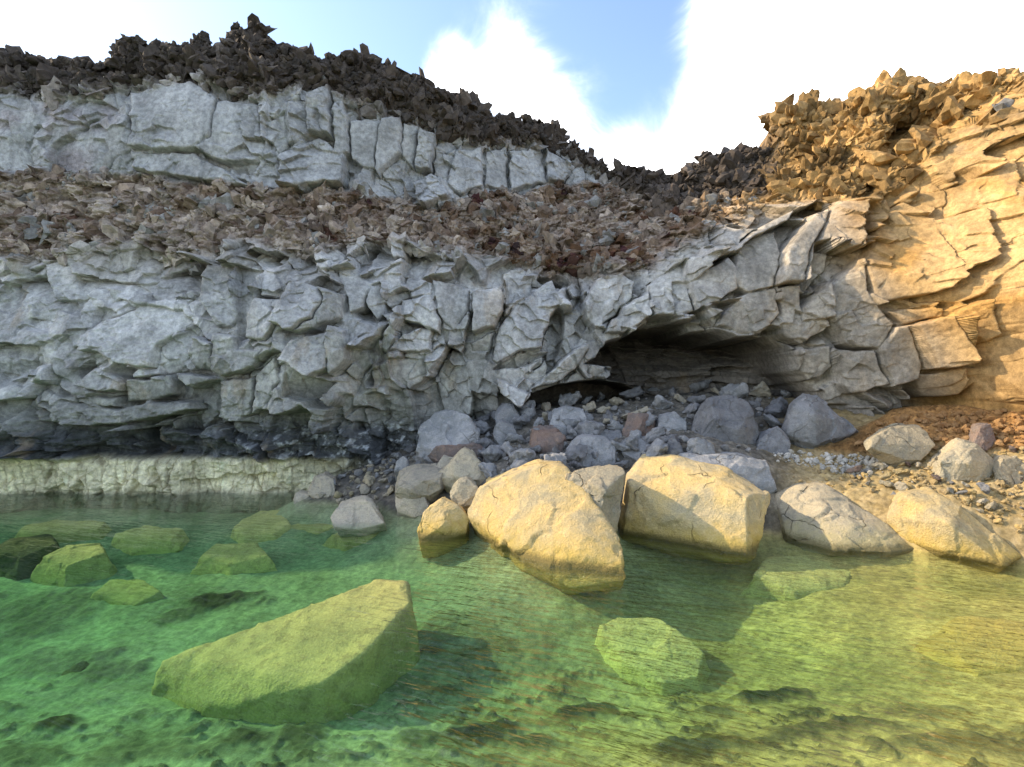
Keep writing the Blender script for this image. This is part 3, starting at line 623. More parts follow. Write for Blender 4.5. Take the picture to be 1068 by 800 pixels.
# ------------------------------------------------------------------ WATER
def water():
    m, n, out = new_mat('water')
    pos = n.add('ShaderNodeNewGeometry').outputs['Position']
    sp = n.add('ShaderNodeSeparateXYZ'); n.link(pos, sp.inputs[0])
    def ripple(sx_, sy_, ang, dist): return n.noise(n.mapping(n.mapping(pos, (1, 1, 1), (0, 0, R(ang))), (sx_, sy_, 1)), 1.0, 2, 0.5, dist)
    r1 = ripple(2.2, 10.0, 22, 0.4); r2 = ripple(1.0, 4.0, 14, 0.3); r3 = ripple(5.0, 19.0, 30, 0.4)
    patch = n.ramp(n.noise(pos, 0.45, 2), 0.35, 0.65, 0.45, 1.0)
    east = n.ramp(sp.outputs[0], -2.2, 1.6, 0.07, 1.0)
    h = n.math('ADD', n.math('ADD', n.math('MULTIPLY', r1, 0.8), n.math('MULTIPLY', r2, 1.0)), n.math('MULTIPLY', r3, 0.3))
    h = n.math('MULTIPLY', h, n.math('MULTIPLY', patch, east))
    bp = n.add('ShaderNodeBump'); bp.inputs['Strength'].default_value = 1.0; bp.inputs['Distance'].default_value = 0.25
    n.link(h, bp.inputs['Height'])
    fr = n.add('ShaderNodeFresnel'); n.link(n.ramp(n.add('ShaderNodeNewGeometry').outputs['Backfacing'], 0, 1, 1.33, 1 / 1.33, False), fr.inputs['IOR']); n.link(bp.outputs[0], fr.inputs['Normal'])
    tr = n.add('ShaderNodeBsdfTransparent'); tr.inputs[0].default_value = (0.96, 0.99, 0.97, 1)
    gl = n.add('ShaderNodeBsdfGlossy'); gl.inputs['Roughness'].default_value = 0.02; n.link(bp.outputs[0], gl.inputs['Normal'])
    mx = n.add('ShaderNodeMixShader'); n.link(fr.outputs[0], mx.inputs[0]); n.link(tr.outputs[0], mx.inputs[1]); n.link(gl.outputs[0], mx.inputs[2])
    n.link(mx.outputs[0], out.inputs['Surface'])
    va = n.add('ShaderNodeVolumeAbsorption'); va.inputs['Color'].default_value = (0.46, 0.80, 0.60, 1); va.inputs['Density'].default_value = 0.56
    n.link(va.outputs[0], out.inputs['Volume'])
    bm = bmesh.new(); bmesh.ops.create_cube(bm, size=1)
    for v_ in bm.verts: v_.co = Vector((v_.co.x * 39 - 3.5, v_.co.y * 25 + 5.2, -1.75 + v_.co.z * 3.5))
    me = bpy.data.meshes.new('water'); bm.to_mesh(me); bm.free(); me.materials.append(m)
    o = bpy.data.objects.new('water', me); COL.objects.link(o); o['kind'] = 'structure'
    o['label'] = 'clear emerald green water of the sheltered tide pool'
water()

# ------------------------------------------------------------------ ROCK BUILDER
def hull_to_mesh(name, pts, voxel, smooth=2):
    bm = bmesh.new()
    for p in pts: bm.verts.new(p)
    r_ = bmesh.ops.convex_hull(bm, input=bm.verts)
    bmesh.ops.delete(bm, geom=list({g for g in r_['geom_interior'] + r_['geom_unused'] if isinstance(g, bmesh.types.BMVert) and g.is_valid}), context='VERTS')
    me = bpy.data.meshes.new(name + '_hull'); bm.to_mesh(me); bm.free()
    ob = bpy.data.objects.new(name + '_hull', me); COL.objects.link(ob)
    md = ob.modifiers.new('r', 'REMESH'); md.mode = 'VOXEL'; md.voxel_size = voxel
    sm = ob.modifiers.new('s', 'SMOOTH'); sm.iterations = smooth; sm.factor = 0.5
    dg = bpy.context.evaluated_depsgraph_get()
    out = bpy.data.meshes.new_from_object(ob.evaluated_get(dg)); out.name = name
    bpy.data.objects.remove(ob); bpy.data.meshes.remove(me)
    return out

def vor3(p):
    i = np.floor(p).astype(np.int32); best = np.full(len(p), 1e9); bh = np.zeros(len(p), np.int64); bo = np.zeros((len(p), 3))
    for dx in (-1, 0, 1):
        for dy in (-1, 0, 1):
            for dz in (-1, 0, 1):
                h = PERM[PERM[PERM[(i[:, 0] + dx) & 511] + ((i[:, 1] + dy) & 511)] + ((i[:, 2] + dz) & 511)]
                o_ = p - (i + np.array([dx, dy, dz]) + .5 + (RV[h, :3] - .5) * .9); d = (o_ * o_).sum(1)
                c = d < best; best[c] = d[c]; bh[c] = h[c]; bo[c] = o_[c]
    return RV[(bh * 5 + 1) & 511], bo

def rough_up(me, amp, freq, seed, facets=0, ridge=False, lump=0.0, frac=0.0):
    n = len(me.vertices); co = np.zeros(n * 3, np.float32); no = np.zeros(n * 3, np.float32)
    me.vertices.foreach_get('co', co); me.vertex_normals.foreach_get('vector', no)
    co = co.reshape(-1, 3).astype(float); no = no.reshape(-1, 3).astype(float)
    rg = np.random.default_rng(seed); c = co.mean(0)
    for _ in range(max(facets, 0)):                          # chips: flatten what lies beyond a random plane
        d = rg.normal(size=3); d[2] = abs(d[2]) * .7; d /= np.linalg.norm(d)
        h = (co - c) @ d; lim = h.max() * rg.uniform(.74, .92)
        ex = np.maximum(h - lim, 0); co -= ex[:, None] * d * .97
    p = co * freq + seed * 3.17
    if frac:
        for sc_, am_ in ((1.5, 1.0), (3.6, .42)):
            q = p * sc_ + .5 * np.stack([perlin3(p * 1.3), perlin3(p * 1.3 + 40), perlin3(p * 1.3 + 80)], 1)
            rnd_, off_ = vor3(q)
            co += no * (frac * am_ * ((rnd_[:, 0] - .6) * 1.1 + (off_ * (rnd_[:, 1:4] - .5)).sum(1) * 1.5))[:, None]
    co += no * (amp * fbm3(p, 5, .55, ridge))[:, None]
    if lump: co += no * (lump * np.maximum(perlin3(p * 2.2 + 5), -.2))[:, None]
    me.vertices.foreach_set('co', co.astype(np.float32).ravel())
    me.polygons.foreach_set('use_smooth', np.ones(len(me.polygons), bool)); me.update()

def tag(o, label, cat, group=None):
    o['label'] = label; o['category'] = cat
    if group: o['group'] = group

seedc = [100]
def boulder(name, outline, Y, thick, mat, label, cat='boulder', group=None, near=(), z=None, amp=.05, freq=1.6, facets=2, voxel=None, ridge=False, lump=0., shrink=.8, rise=0.0, frac=.022):
    """a boulder whose silhouette passes through the outline: outline points (col,row[,depth change]); near = ridge points closer to the viewer"""
    seedc[0] += 1
    pts = []
    ol = []
    for q in outline:
        yy = Y + (q[2] if len(q) > 2 else 0)
        ol.append(Vector(unproj(q[0], q[1], yy)))
    cen = sum(ol, Vector()) / len(ol)
    for p in ol:
        pts.append(p)
        b = cen + (p - cen) * shrink; b.y = p.y + thick; b.z = p.z - rise - .0
        b.x = b.x * (1 + thick / Y * .6)
        pts.append(b)
    for q in near: pts.append(Vector(unproj(q[0], q[1], Y + q[2])))
    zlo = min(p.z for p in ol); zhi = max(p.z for p in ol)
    for p in ol:
        if p.z < zlo + .3 * (zhi - zlo):
            pts.append(p + Vector((0, .22, -.2))); pts.append(p + Vector((0, thick * .6, -.35)))
    ext = max((a - b).length for a in pts for b in pts)
    if voxel is None: voxel = max(.014, ext / 95)
    base = Vector((sum(p.x for p in pts) / len(pts), sum(p.y for p in pts) / len(pts), min(p.z for p in pts)))
    me = hull_to_mesh(name, [p - base for p in pts], voxel, 1)
    rough_up(me, .45 * amp * min(ext, 2.2) / 1.6, freq / max(.35, min(ext, 2) / 1.5), seedc[0], facets + 4, ridge, lump, frac * min(ext, 2.2))
    me.materials.append(mat)
    o = bpy.data.objects.new(name, me); COL.objects.link(o); o.location = base
    tag(o, label, cat, group)
    return o

# ---- big boulders at the water
boulder('boulder', [(486, 534, 1.4), (499, 508, 1.5), (533, 496, 1.3), (562, 486, 1.3), (592, 488, 1.2), (612, 512, .7), (648, 566, -.1), (655, 603, -.65), (596, 607, -.5), (545, 587, .1), (503, 560, 1.3)], 8.0, 0.9, M_GOLD,
        'big golden boulder sloping down into the water, largest in front', near=[(606, 560, -.12)], amp=.03, facets=-3, frac=.016)
boulder('boulder', [(588, 505), (592, 492, .2), (612, 487, .3), (640, 488, .3), (653, 492, .1), (650, 530), (640, 562, -.2), (622, 570, -.3), (606, 540, -.2)], 8.9, .9, M_PALE,
        'broken grey block wedged between the golden boulder and the cracked boulder', near=[(622, 520, -.45)], amp=.08, facets=3)
boulder('boulder', [(654, 494, 1.1), (668, 477, 1.35), (700, 475, 1.25), (762, 490, .9), (804, 515, .3), (799, 548, -.2), (792, 578, -.62), (760, 576, -.48), (700, 563, .2), (649, 556, .55)], 8.95, 1.0, M_GOLD,
        'wide pale ochre boulder with dark cracks across its right half', near=[(656, 507, .6), (725, 503, .33), (790, 521, -.25)], amp=.03, facets=-3, frac=.014)
boulder('boulder', [(700, 478), (718, 470, .3), (760, 471, .3), (800, 481, .2), (819, 492), (817, 508, -.1), (800, 516, -.1), (740, 505, -.1)], 10.1, 1.1, M_GREY,
        'flat grey slab lying behind the cracked ochre boulder', amp=.04, facets=2)
boulder('boulder', [(799, 545, 1.3), (808, 515, 1.2), (832, 507, 1.1), (860, 505, 1.1), (925, 547, .2), (957, 574, -.25), (930, 577, -.4), (870, 574, -.3), (820, 562, .35)], 8.8, 0.8, M_PALE,
        'wedge-shaped pale boulder tapering to the right at the waterline, second from the right', near=[(852, 520, .62), (892, 546, .0)], amp=.03, facets=-3, frac=.014)
boulder('boulder', [(926, 538, .7), (944, 518, .55), (976, 514, .5), (1005, 529, .2), (1066, 580, -.35), (1050, 591, -.55), (985, 577, -.1), (942, 562, .45)], 8.3, 0.8, M_GOLD,
        'smooth yellow boulder sloping into the water at the right edge of the pool', near=[(990, 546, -.15)], amp=.03, facets=-3, frac=.012)
# ---- cluster left of the golden boulder
boulder('boulder', [(406, 512), (410, 496, .1), (430, 490, .3), (455, 489, .3), (471, 496), (462, 508, -.1), (448, 516, -.15), (425, 522, -.1)], 10.6, .8, M_BEIGE, 'beige capstone with dark hollow under its right side', near=[(430, 505, -.25)], facets=3)
boulder('boulder', [(410, 520), (425, 515), (447, 516), (450, 534, -.1), (432, 540, -.15), (414, 534)], 10.55, .7, M_BEIGE, 'rounded beige block carrying the capstone at the water edge', amp=.04)
boulder('boulder', [(452, 500), (470, 486, .2), (483, 468, .3), (496, 478, .2), (521, 504), (512, 514, -.1), (480, 514, -.1)], 10.7, .7, M_PALE, 'pointed grey triangular boulder behind the beige capstone', near=[(490, 495, -.2)], facets=2)
boulder('boulder', [(450, 492), (462, 476, .2), (478, 478, .2), (470, 497)], 11.2, .5, M_BEIGE, 'small beige boulder leaning behind the pointed triangular boulder', facets=2)
boulder('boulder', [(469, 515), (475, 500, .1), (487, 497, .2), (499, 510), (497, 527, -.1), (480, 528, -.1)], 10.0, .5, M_PALE, 'rounded pale stone between the triangular boulder and small golden boulder', amp=.03)
boulder('boulder', [(435, 552, -.1), (440, 536), (460, 519, .2), (478, 527, .1), (491, 540), (486, 556, -.1), (455, 566, -.2), (438, 566, -.2)], 9.4, .5, M_GOLD, 'small angular golden boulder at the waterline left of the big golden one', near=[(458, 545, -.2)], facets=2)
boulder('boulder', [(344, 540), (352, 528, .2), (380, 522, .3), (388, 526, .2), (401, 546, -.1), (372, 552, -.2), (350, 550, -.2)], 10.3, .8, M_BEIGE, 'flat tan rock half awash left of the capstone', amp=.03)
boulder('boulder', [(318, 512), (324, 499, .1), (338, 495, .2), (350, 500, .1), (352, 516, -.1), (332, 520, -.1)], 12.0, .5, M_BEIGE, 'pale rounded stone heading the pile at left waterline', amp=.03)
boulder('boulder', [(303, 518), (312, 513, .1), (322, 515), (322, 524, -.1), (308, 524, -.1)], 12.1, .3, M_BEIGE, 'small pale stone in the water at the left end of the pile', amp=.02)
boulder('boulder', [(411, 492), (414, 477, .1), (424, 475, .1), (427, 490)], 11.4, .4, M_GREY, 'small upright grey stone behind the beige capstone', amp=.03)
# ---- boulders on the slope below the cliff
boulder('boulder', [(432, 470), (436, 446, .1), (452, 431, .3), (472, 428, .35), (489, 434, .2), (501, 450), (498, 474, -.1), (468, 486, -.2), (442, 480, -.1)], 12.1, 1.0, M_GREY, 'large round grey boulder with reddish underside left of the cave', near=[(468, 455, -.3)], amp=.05, lump=.03, facets=1)
boulder('boulder', [(444, 476), (455, 466), (495, 463), (510, 470), (505, 484), (470, 490)], 11.7, .6, M_RED, 'dark red rough lava rock under the large round grey boulder', amp=.1, lump=.05)
boulder('boulder', [(515, 434), (520, 422, .2), (536, 420, .2), (546, 446), (536, 452, -.1), (520, 446, -.1)], 12.9, .7, M_GREY, 'grey slanting block touching the cliff left of the small cave', facets=3)
boulder('boulder', [(512, 450), (520, 438, .1), (536, 444, .1), (543, 462), (536, 472, -.1), (520, 464, -.1)], 12.2, .6, M_GREY, 'angular grey block below the slanting block left of the cave', facets=3)
boulder('boulder', [(498, 480), (510, 466), (528, 466), (532, 478), (520, 490), (505, 490)], 11.6, .5, M_DARK, 'dark wedge of basalt right of the large round boulder', facets=3)
boulder('boulder', [(547, 475), (548, 450, .1), (562, 444, .2), (582, 446, .2), (590, 460), (588, 484, -.1), (566, 490, -.15), (552, 486, -.1)], 11.5, .7, M_RED, 'rough reddish lava boulder in the middle of the slope', near=[(566, 466, -.2)], amp=.07, lump=.05)
boulder('boulder', [(586, 480), (592, 462, .1), (610, 454, .2), (634, 457, .2), (651, 470), (648, 486, -.1), (615, 492, -.2)], 11.1, .7, M_GREY, 'broad rounded grey boulder right of the reddish lava boulder', amp=.04, facets=2)
boulder('boulder', [(568, 448), (572, 430, .1), (590, 424, .2), (610, 428, .2), (619, 440), (616, 456, -.1), (590, 458, -.2)], 12.6, .8, M_GREY, 'pale grey boulder just below the dark small cave mouth', facets=2)
boulder('boulder', [(570, 452), (576, 444), (590, 446), (592, 456), (578, 462)], 12.2, .3, M_GREY, 'small greenish grey stone on top of the reddish boulder', amp=.03)
boulder('boulder', [(649, 452), (656, 430, .1), (672, 428, .2), (685, 436, .1), (683, 454), (668, 461, -.2), (655, 457, -.1)], 12.0, .6, M_RED, 'squared brown-red basalt block in the middle of the rubble', near=[(667, 440, -.2)], amp=.025, facets=1)
boulder('boulder', [(620, 456), (628, 449, .1), (648, 449, .1), (652, 462), (635, 466, -.1)], 11.9, .5, M_DARK, 'dark oblong stone left of the squared brown-red block', facets=2)
boulder('boulder', [(648, 472), (658, 458, .2), (682, 455, .2), (706, 466, .1), (703, 478, -.1), (670, 482, -.2)], 11.2, .7, M_GREY, 'flat grey boulder behind the top of the cracked ochre boulder', facets=2)
boulder('boulder', [(683, 455), (688, 434, .2), (704, 430, .3), (722, 444, .1), (727, 468), (710, 474, -.1), (694, 464, -.1)], 11.9, .8, M_GREY, 'grey slope-faced boulder between the squared block and carved boulder', facets=2)
boulder('boulder', [(724, 460), (728, 430, .1), (742, 416, .3), (768, 413, .35), (786, 422, .2), (796, 445), (790, 468, -.15), (768, 477, -.25), (735, 474, -.1)], 11.6, 1.1, M_DARK, 'big rounded grey boulder split by curved cracks like a carved head', near=[(770, 448, -.35), (745, 440, -.2)], amp=.05, lump=.05, facets=1)
boulder('boulder', [(788, 470), (794, 452), (812, 444, .1), (826, 458), (824, 474, -.1), (800, 478, -.1)], 11.3, .5, M_DARK, 'dark stone leaning on the right side of the carved boulder', facets=2)
boulder('boulder', [(822, 452), (826, 424, .1), (840, 411, .3), (858, 414, .3), (880, 436, .2), (902, 446, .1), (880, 456, -.1), (852, 464, -.2)], 11.5, .9, M_GREY, 'grey tent-shaped boulder at the left foot of the rust mound', near=[(850, 432, -.25)], facets=2)
# ---- right-hand beach
boulder('boulder', [(900, 464), (920, 450, .2), (940, 444, .3), (962, 444, .3), (977, 464), (962, 480, -.1), (945, 480, -.1)], 10.0, .6, M_PALE, 'pale triangular slab lying on the rust-coloured mound', amp=.03, facets=2)
boulder('boulder', [(970, 488), (982, 472, .2), (1002, 459, .3), (1020, 462, .2), (1043, 486), (1030, 500, -.1), (990, 502, -.15)], 9.35, .6, M_PALE, 'pale angular boulder below the rust-coloured mound', near=[(1005, 478, -.2)], amp=.03, facets=2)
boulder('boulder', [(1016, 462), (1020, 443, .1), (1034, 442, .1), (1041, 460), (1030, 470, -.1)], 9.9, .4, M_RED, 'upright red-brown stone on the rust-coloured mound', facets=2)
boulder('boulder', [(1036, 492), (1046, 478, .1), (1064, 478, .1), (1080, 494), (1060, 507, -.1)], 9.1, .5, M_PALE, 'pale boulder at the right edge beside the angular boulder', facets=2)
boulder('boulder', [(1040, 464), (1046, 454, .1), (1058, 456, .1), (1060, 468, -.1)], 10.1, .3, M_PALE, 'small pale stone right of the upright red-brown stone', facets=1)
boulder('boulder', [(930, 508), (944, 496, .1), (966, 496, .1), (980, 508), (962, 514, -.1), (940, 514, -.1)], 9.7, .4, M_DARK, 'low dark rock above the yellow boulder', amp=.06)
boulder('boulder', [(1010, 540), (1032, 520, .2), (1060, 512, .3), (1090, 530), (1080, 546, -.1), (1040, 546, -.1)], 8.9, .6, M_GOLD, 'rounded yellow rock at the right edge above the waterline', amp=.04)
boulder('boulder', [(984, 528), (1000, 514, .1), (1024, 520), (1018, 534, -.1), (996, 536, -.1)], 9.1, .4, M_DARK, 'grey-brown rock right above the top of the yellow boulder', amp=.05)
boulder('boulder', [(925, 520), (935, 512), (955, 514), (950, 524, -.1)], 9.4, .3, M_DARK, 'small dark stone between the pale wedge and the yellow boulder', amp=.04)

# ---- under water
def sunken(name, outline, thick, mat, label, facets=1, amp=.05, cat='submerged rock', **kw):
    """outline points (col,row,z of that point); sides go down into the bed"""
    seedc[0] += 1
    tp = [Vector(at_z(q[0], q[1], q[2] - kw.get('drop', .07))) for q in outline]; pts = []
    cen = sum(tp, Vector()) / len(tp)
    for p in tp:
        pts.append(p); b = cen + (p - cen) * kw.get('flare', 1.45); b.z = p.z - thick; pts.append(b)
    ext = max((a - b).length for a in pts for b in pts); base = Vector((cen.x, cen.y, min(p.z for p in pts)))
    me = hull_to_mesh(name, [p - base for p in pts], max(.018, ext / 80))
    rough_up(me, amp, 1.3, seedc[0], facets, lump=.02, frac=.02); me.materials.append(mat)
    o = bpy.data.objects.new(name, me); COL.objects.link(o); o.location = base; tag(o, label, cat)
    return o
sunken('submerged_slab', [(165, 690, -.62), (180, 684, -.55), (300, 640, -.3), (395, 603, -.06), (424, 606, -.05), (428, 628, -.12), (380, 680, -.36), (335, 712, -.5), (270, 735, -.75), (210, 735, -.85)], .8, M_SUB, 'long slanting algae-covered slab under water at left centre', amp=.03, flare=1.12, drop=.04)
sunken('submerged_rock', [(625, 655, -.35), (645, 643, -.28), (690, 645, -.25), (735, 680, -.38), (728, 705, -.5), (690, 712, -.55), (650, 690, -.5)], .6, M_SUB, 'yellow-green rock under water in front of the golden boulder', flare=1.3, amp=.03, drop=.2)
sunken('submerged_rock', [(785, 600, -.2), (800, 580, -.1), (850, 578, -.1), (888, 595, -.15), (880, 612, -.25), (830, 616, -.3)], .5, M_SUB, 'yellowish rock under water below the pale wedge boulder', amp=.04)
sunken('submerged_rock', [(245, 550, -.2), (258, 533, -.12), (292, 531, -.1), (303, 545, -.15), (285, 556, -.25), (255, 560, -.28)], .5, M_SUB, 'flat tan slab just under water near the left pale cliff foot', amp=.03)
sunken('submerged_rock', [(205, 578, -.35), (222, 566, -.3), (268, 566, -.3), (280, 579, -.35), (240, 588, -.45)], .4, M_SUB, 'thin greenish slab under water below the flat tan slab', amp=.03)
sunken('submerged_rock', [(98, 618, -.7), (115, 603, -.62), (150, 603, -.6), (168, 616, -.65), (140, 632, -.8)], .5, M_SUB, 'green diamond-shaped rock deep under water at left', amp=.03)
sunken('submerged_rock', [(196, 632, -.8), (215, 618, -.75), (255, 604, -.7), (265, 615, -.75), (240, 634, -.9), (210, 645, -.95)], .4, M_SUBD, 'dark weed-covered rock under water above the slanting slab', amp=.08)
sunken('submerged_rock', [(45, 580, -.35), (70, 568, -.25), (105, 566, -.25), (110, 576, -.3), (70, 590, -.45)], .4, M_SUB, 'low olive ledge rock under water near the left picture edge', amp=.03)
sunken('submerged_rock', [(-10, 572, -.3), (10, 562, -.2), (50, 556, -.2), (60, 566, -.25), (20, 582, -.4)], .4, M_SUBD, 'dark olive rock under water at the left picture edge', amp=.05)
sunken('submerged_rock', [(120, 556, -.25), (150, 548, -.2), (190, 551, -.2), (180, 562, -.3), (140, 566, -.35)], .4, M_SUB, 'flat brown rock under water before the left cliff foot', amp=.03)
sunken('submerged_rock', [(20, 550, -.2), (60, 541, -.15), (110, 543, -.15), (100, 553, -.25), (40, 558, -.3)], .4, M_SUB, 'long flat brown ledge under water nearest the left cliff foot', amp=.03)
sunken('submerged_rock', [(300, 548, -.2), (330, 540, -.15), (352, 548, -.2), (330, 556, -.3)], .3, M_SUB, 'small tan rock under water left of the tan rock awash', amp=.03)
sunken('submerged_rock', [(345, 556, -.2), (380, 549, -.1), (402, 552, -.1), (395, 562, -.25), (360, 566, -.3)], .3, M_SUB, 'greenish slab under water in front of the tan rock awash', amp=.03)
sunken('submerged_rock', [(60, 705, -1.0), (85, 690, -.95), (120, 695, -.95), (115, 712, -1.05), (80, 716, -1.1)], .3, M_SUBD, 'dark weedy stone under water left of the slanting slab', amp=.06)
sunken('submerged_rock', [(965, 660, -.15), (1000, 640, -.08), (1080, 650, -.05), (1090, 690, -.15), (1020, 700, -.25)], .4, M_GOLD, 'broad amber shoal rock under water at the right picture edge', amp=.04)

# ------------------------------------------------------------------ LOOSE STONES (individual objects sharing a few meshes)
def stone_proto(i, spread=(1, .8, .6), n=14, amp=.07, smooth=1, facets=2):
    rg = np.random.default_rng(900 + i); p = rg.normal(size=(n, 3)); p /= np.linalg.norm(p, axis=1, keepdims=True)
    p = p * rg.uniform(.8, 1.1, (n, 1)) * np.array(spread) * .5
    me = hull_to_mesh('stone', [Vector(q) for q in p], .035, smooth); rough_up(me, amp * .6, 2.2, 900 + i, facets, frac=.07)
    return me
PROTO = [stone_proto(i, (1, rnd_a, rnd_b), n_) for i, (rnd_a, rnd_b, n_) in enumerate(((.8, .6, 9), (.75, .7, 10), (.9, .5, 12), (.6, .55, 9), (.85, .75, 11), (.7, .45, 10), (.95, .65, 14), (.8, .8, 12), (.65, .6, 8)))]
def proto_mat(mat):
    out = []
    for m_ in PROTO:
        c_ = m_.copy(); c_.materials.clear(); c_.materials.append(mat); out.append(c_)
    return out
PM = {k: proto_mat(m_) for k, m_ in (('grey', M_GREY), ('dark', M_DARK), ('beige', M_BEIGE), ('pale', M_PALE), ('gold', M_GOLD), ('red', M_RED))}
def scatter(region, n, smin, smax, kinds, label, group, name='stone', sink=.2, power=1.5, rg_seed=1):
    rg = random.Random(rg_seed)
    xs_ = [p[0] for p in region]; ys_ = [p[1] for p in region]; k = 0; tries = 0; placed = []
    while k < n and tries < n * 30:
        tries += 1
        px = rg.uniform(min(xs_), max(xs_)); py = rg.uniform(min(ys_), max(ys_))
        if poly_sd(np.array([px]), np.array([py]), region)[0] < 0: continue
        s = smin + (smax - smin) * rg.random() ** power
        h = ground_hit(px, py)
        if h is None: continue
        if any((px - a) ** 2 + ((py - b) * 1.6) ** 2 < ((s + c) * .33 * FPX / h[1]) ** 2 for a, b, c in placed): continue
        placed.append((px, py, s))
        o = bpy.data.objects.new(name, rg.choice(PM[rg.choice(kinds)])); COL.objects.link(o)
        o.location = (h[0], h[1], h[2] + s * (.28 - sink * .5)); o.scale = (s, s * rg.uniform(.75, 1.1), s * rg.uniform(.7, 1.05))
        o.rotation_euler = (rg.uniform(-.6, .6), rg.uniform(-.6, .6), rg.uniform(0, 6.28))
        tag(o, label, 'stone', group); k += 1
scatter([(548, 432), (600, 416), (680, 412), (760, 408), (830, 408), (822, 424), (790, 440), (720, 436), (650, 446), (600, 440), (560, 448)], 105, .45, .95, ['grey', 'grey', 'dark', 'beige'],
        'loose angular grey stone in the rubble below the cave mouth', 'grey rubble stones below the cave', rg_seed=3)
scatter([(500, 440), (560, 436), (640, 436), (720, 440), (800, 440), (820, 462), (730, 480), (640, 488), (560, 490), (500, 490), (440, 480)], 28, .6, 1.0, ['grey', 'dark', 'grey'],
        'bulky grey basalt block heaped on the slope below the cliff', 'bulky blocks heaped on the slope', rg_seed=14)
scatter([(500, 440), (560, 440), (660, 452), (720, 462), (730, 480), (640, 492), (560, 500), (500, 500), (430, 486), (420, 470)], 60, .38, .75, ['grey', 'dark', 'dark', 'grey'],
        'grey stone filling gaps between the big boulders on the slope', 'stones between the slope boulders', rg_seed=4)
scatter([(325, 512), (345, 490), (380, 480), (410, 482), (412, 515), (380, 528), (340, 524)], 60, .14, .5, ['beige', 'beige', 'pale', 'grey'],
        'small beige stone in the pile at the left waterline', 'beige stones of the left waterline pile', rg_seed=5)
scatter([(300, 480), (380, 472), (450, 480), (440, 492), (380, 488), (310, 492)], 25, .12, .36, ['dark', 'dark', 'grey'],
        'small dark stone at the foot of the dark tidal band', 'dark stones at the cliff foot', rg_seed=6)
scatter([(890, 476), (1068, 470), (1068, 545), (1030, 540), (985, 516), (930, 518), (880, 505)], 50, .10, .42, ['beige', 'gold', 'pale', 'dark', 'red'],
        'small tan or brown stone on the yellow beach at right', 'tan stones of the right beach', rg_seed=7)

# fine shingle nobody could count: one object for each patch
def shingle(name, region, n, smin, smax, mat, label, seed):
    rg = random.Random(seed); vs = []; fs = []; off = 0; k = 0
    src = []
    for i in range(5):
        rr_ = np.random.default_rng(60 + i); bm = bmesh.new(); bmesh.ops.create_icosphere(bm, subdivisions=2, radius=.5)
        co = np.array([v_.co for v_ in bm.verts]); q = co + co * (.55 * perlin3(co * 2.3 + i * 9))[:, None]
        for _ in range(4):
            d_ = rr_.normal(size=3); d_ /= np.linalg.norm(d_); h_ = q @ d_; q -= np.maximum(h_ - .3, 0)[:, None] * d_
        src.append((q, [tuple(v_.index for v_ in f_.verts) for f_ in bm.faces])); bm.free()
    for _ in range(n * 4):
        if k >= n: break
        px = rg.uniform(min(p[0] for p in region), max(p[0] for p in region)); py = rg.uniform(min(p[1] for p in region), max(p[1] for p in region))
        if poly_sd(np.array([px]), np.array([py]), region)[0] < 0: continue
        h = ground_hit(px, py)
        if h is None: continue
        q, pf = rg.choice(src); s_ = smin + (smax - smin) * rg.random() ** 2.5; az = rg.uniform(0, 6.28); ca, sa = math.cos(az), math.sin(az)
        q = q * np.array([s_, s_ * rg.uniform(.6, 1), s_ * rg.uniform(.5, .9)]); q = np.stack([q[:, 0] * ca - q[:, 1] * sa, q[:, 0] * sa + q[:, 1] * ca, q[:, 2] + .3 * q[:, 0] * rg.uniform(-1, 1)], 1)
        vs.append(q + np.array([h[0], h[1], h[2] + s_ * .15])); fs += [tuple(a_ + off for a_ in f_) for f_ in pf]; off += len(q); k += 1
    me = bpy.data.meshes.new(name); me.from_pydata(np.concatenate(vs).tolist(), [], fs); me.materials.append(mat)
    o = bpy.data.objects.new(name, me); COL.objects.link(o); o['kind'] = 'stuff'; o['label'] = label; o['category'] = 'gravel'
shingle('rusty_gravel', [(890, 466), (930, 432), (1068, 430), (1068, 470), (960, 470)], 420, .04, .2, M_RUST, 'rust-coloured gravel covering the mound at the cliff foot', 1)
shingle('pale_pebbles', [(805, 472), (880, 474), (925, 482), (930, 492), (890, 502), (850, 488), (808, 482)], 260, .04, .16, M_PEB, 'whitish and grey pebbles left of the yellow beach', 2)
shingle('slope_gravel', [(540, 430), (600, 414), (830, 406), (860, 440), (800, 470), (700, 485), (560, 500), (430, 490), (330, 515), (330, 490), (430, 470)], 450, .06, .22, M_PEBD, 'fine grey gravel between the rubble stones of the slope', 3)
shingle('beach_gravel', [(820, 500), (890, 476), (1068, 470), (1068, 560), (985, 516), (930, 520), (840, 510)], 420, .03, .15, M_TAN, 'tan gravel strewn over the yellow beach', 4)

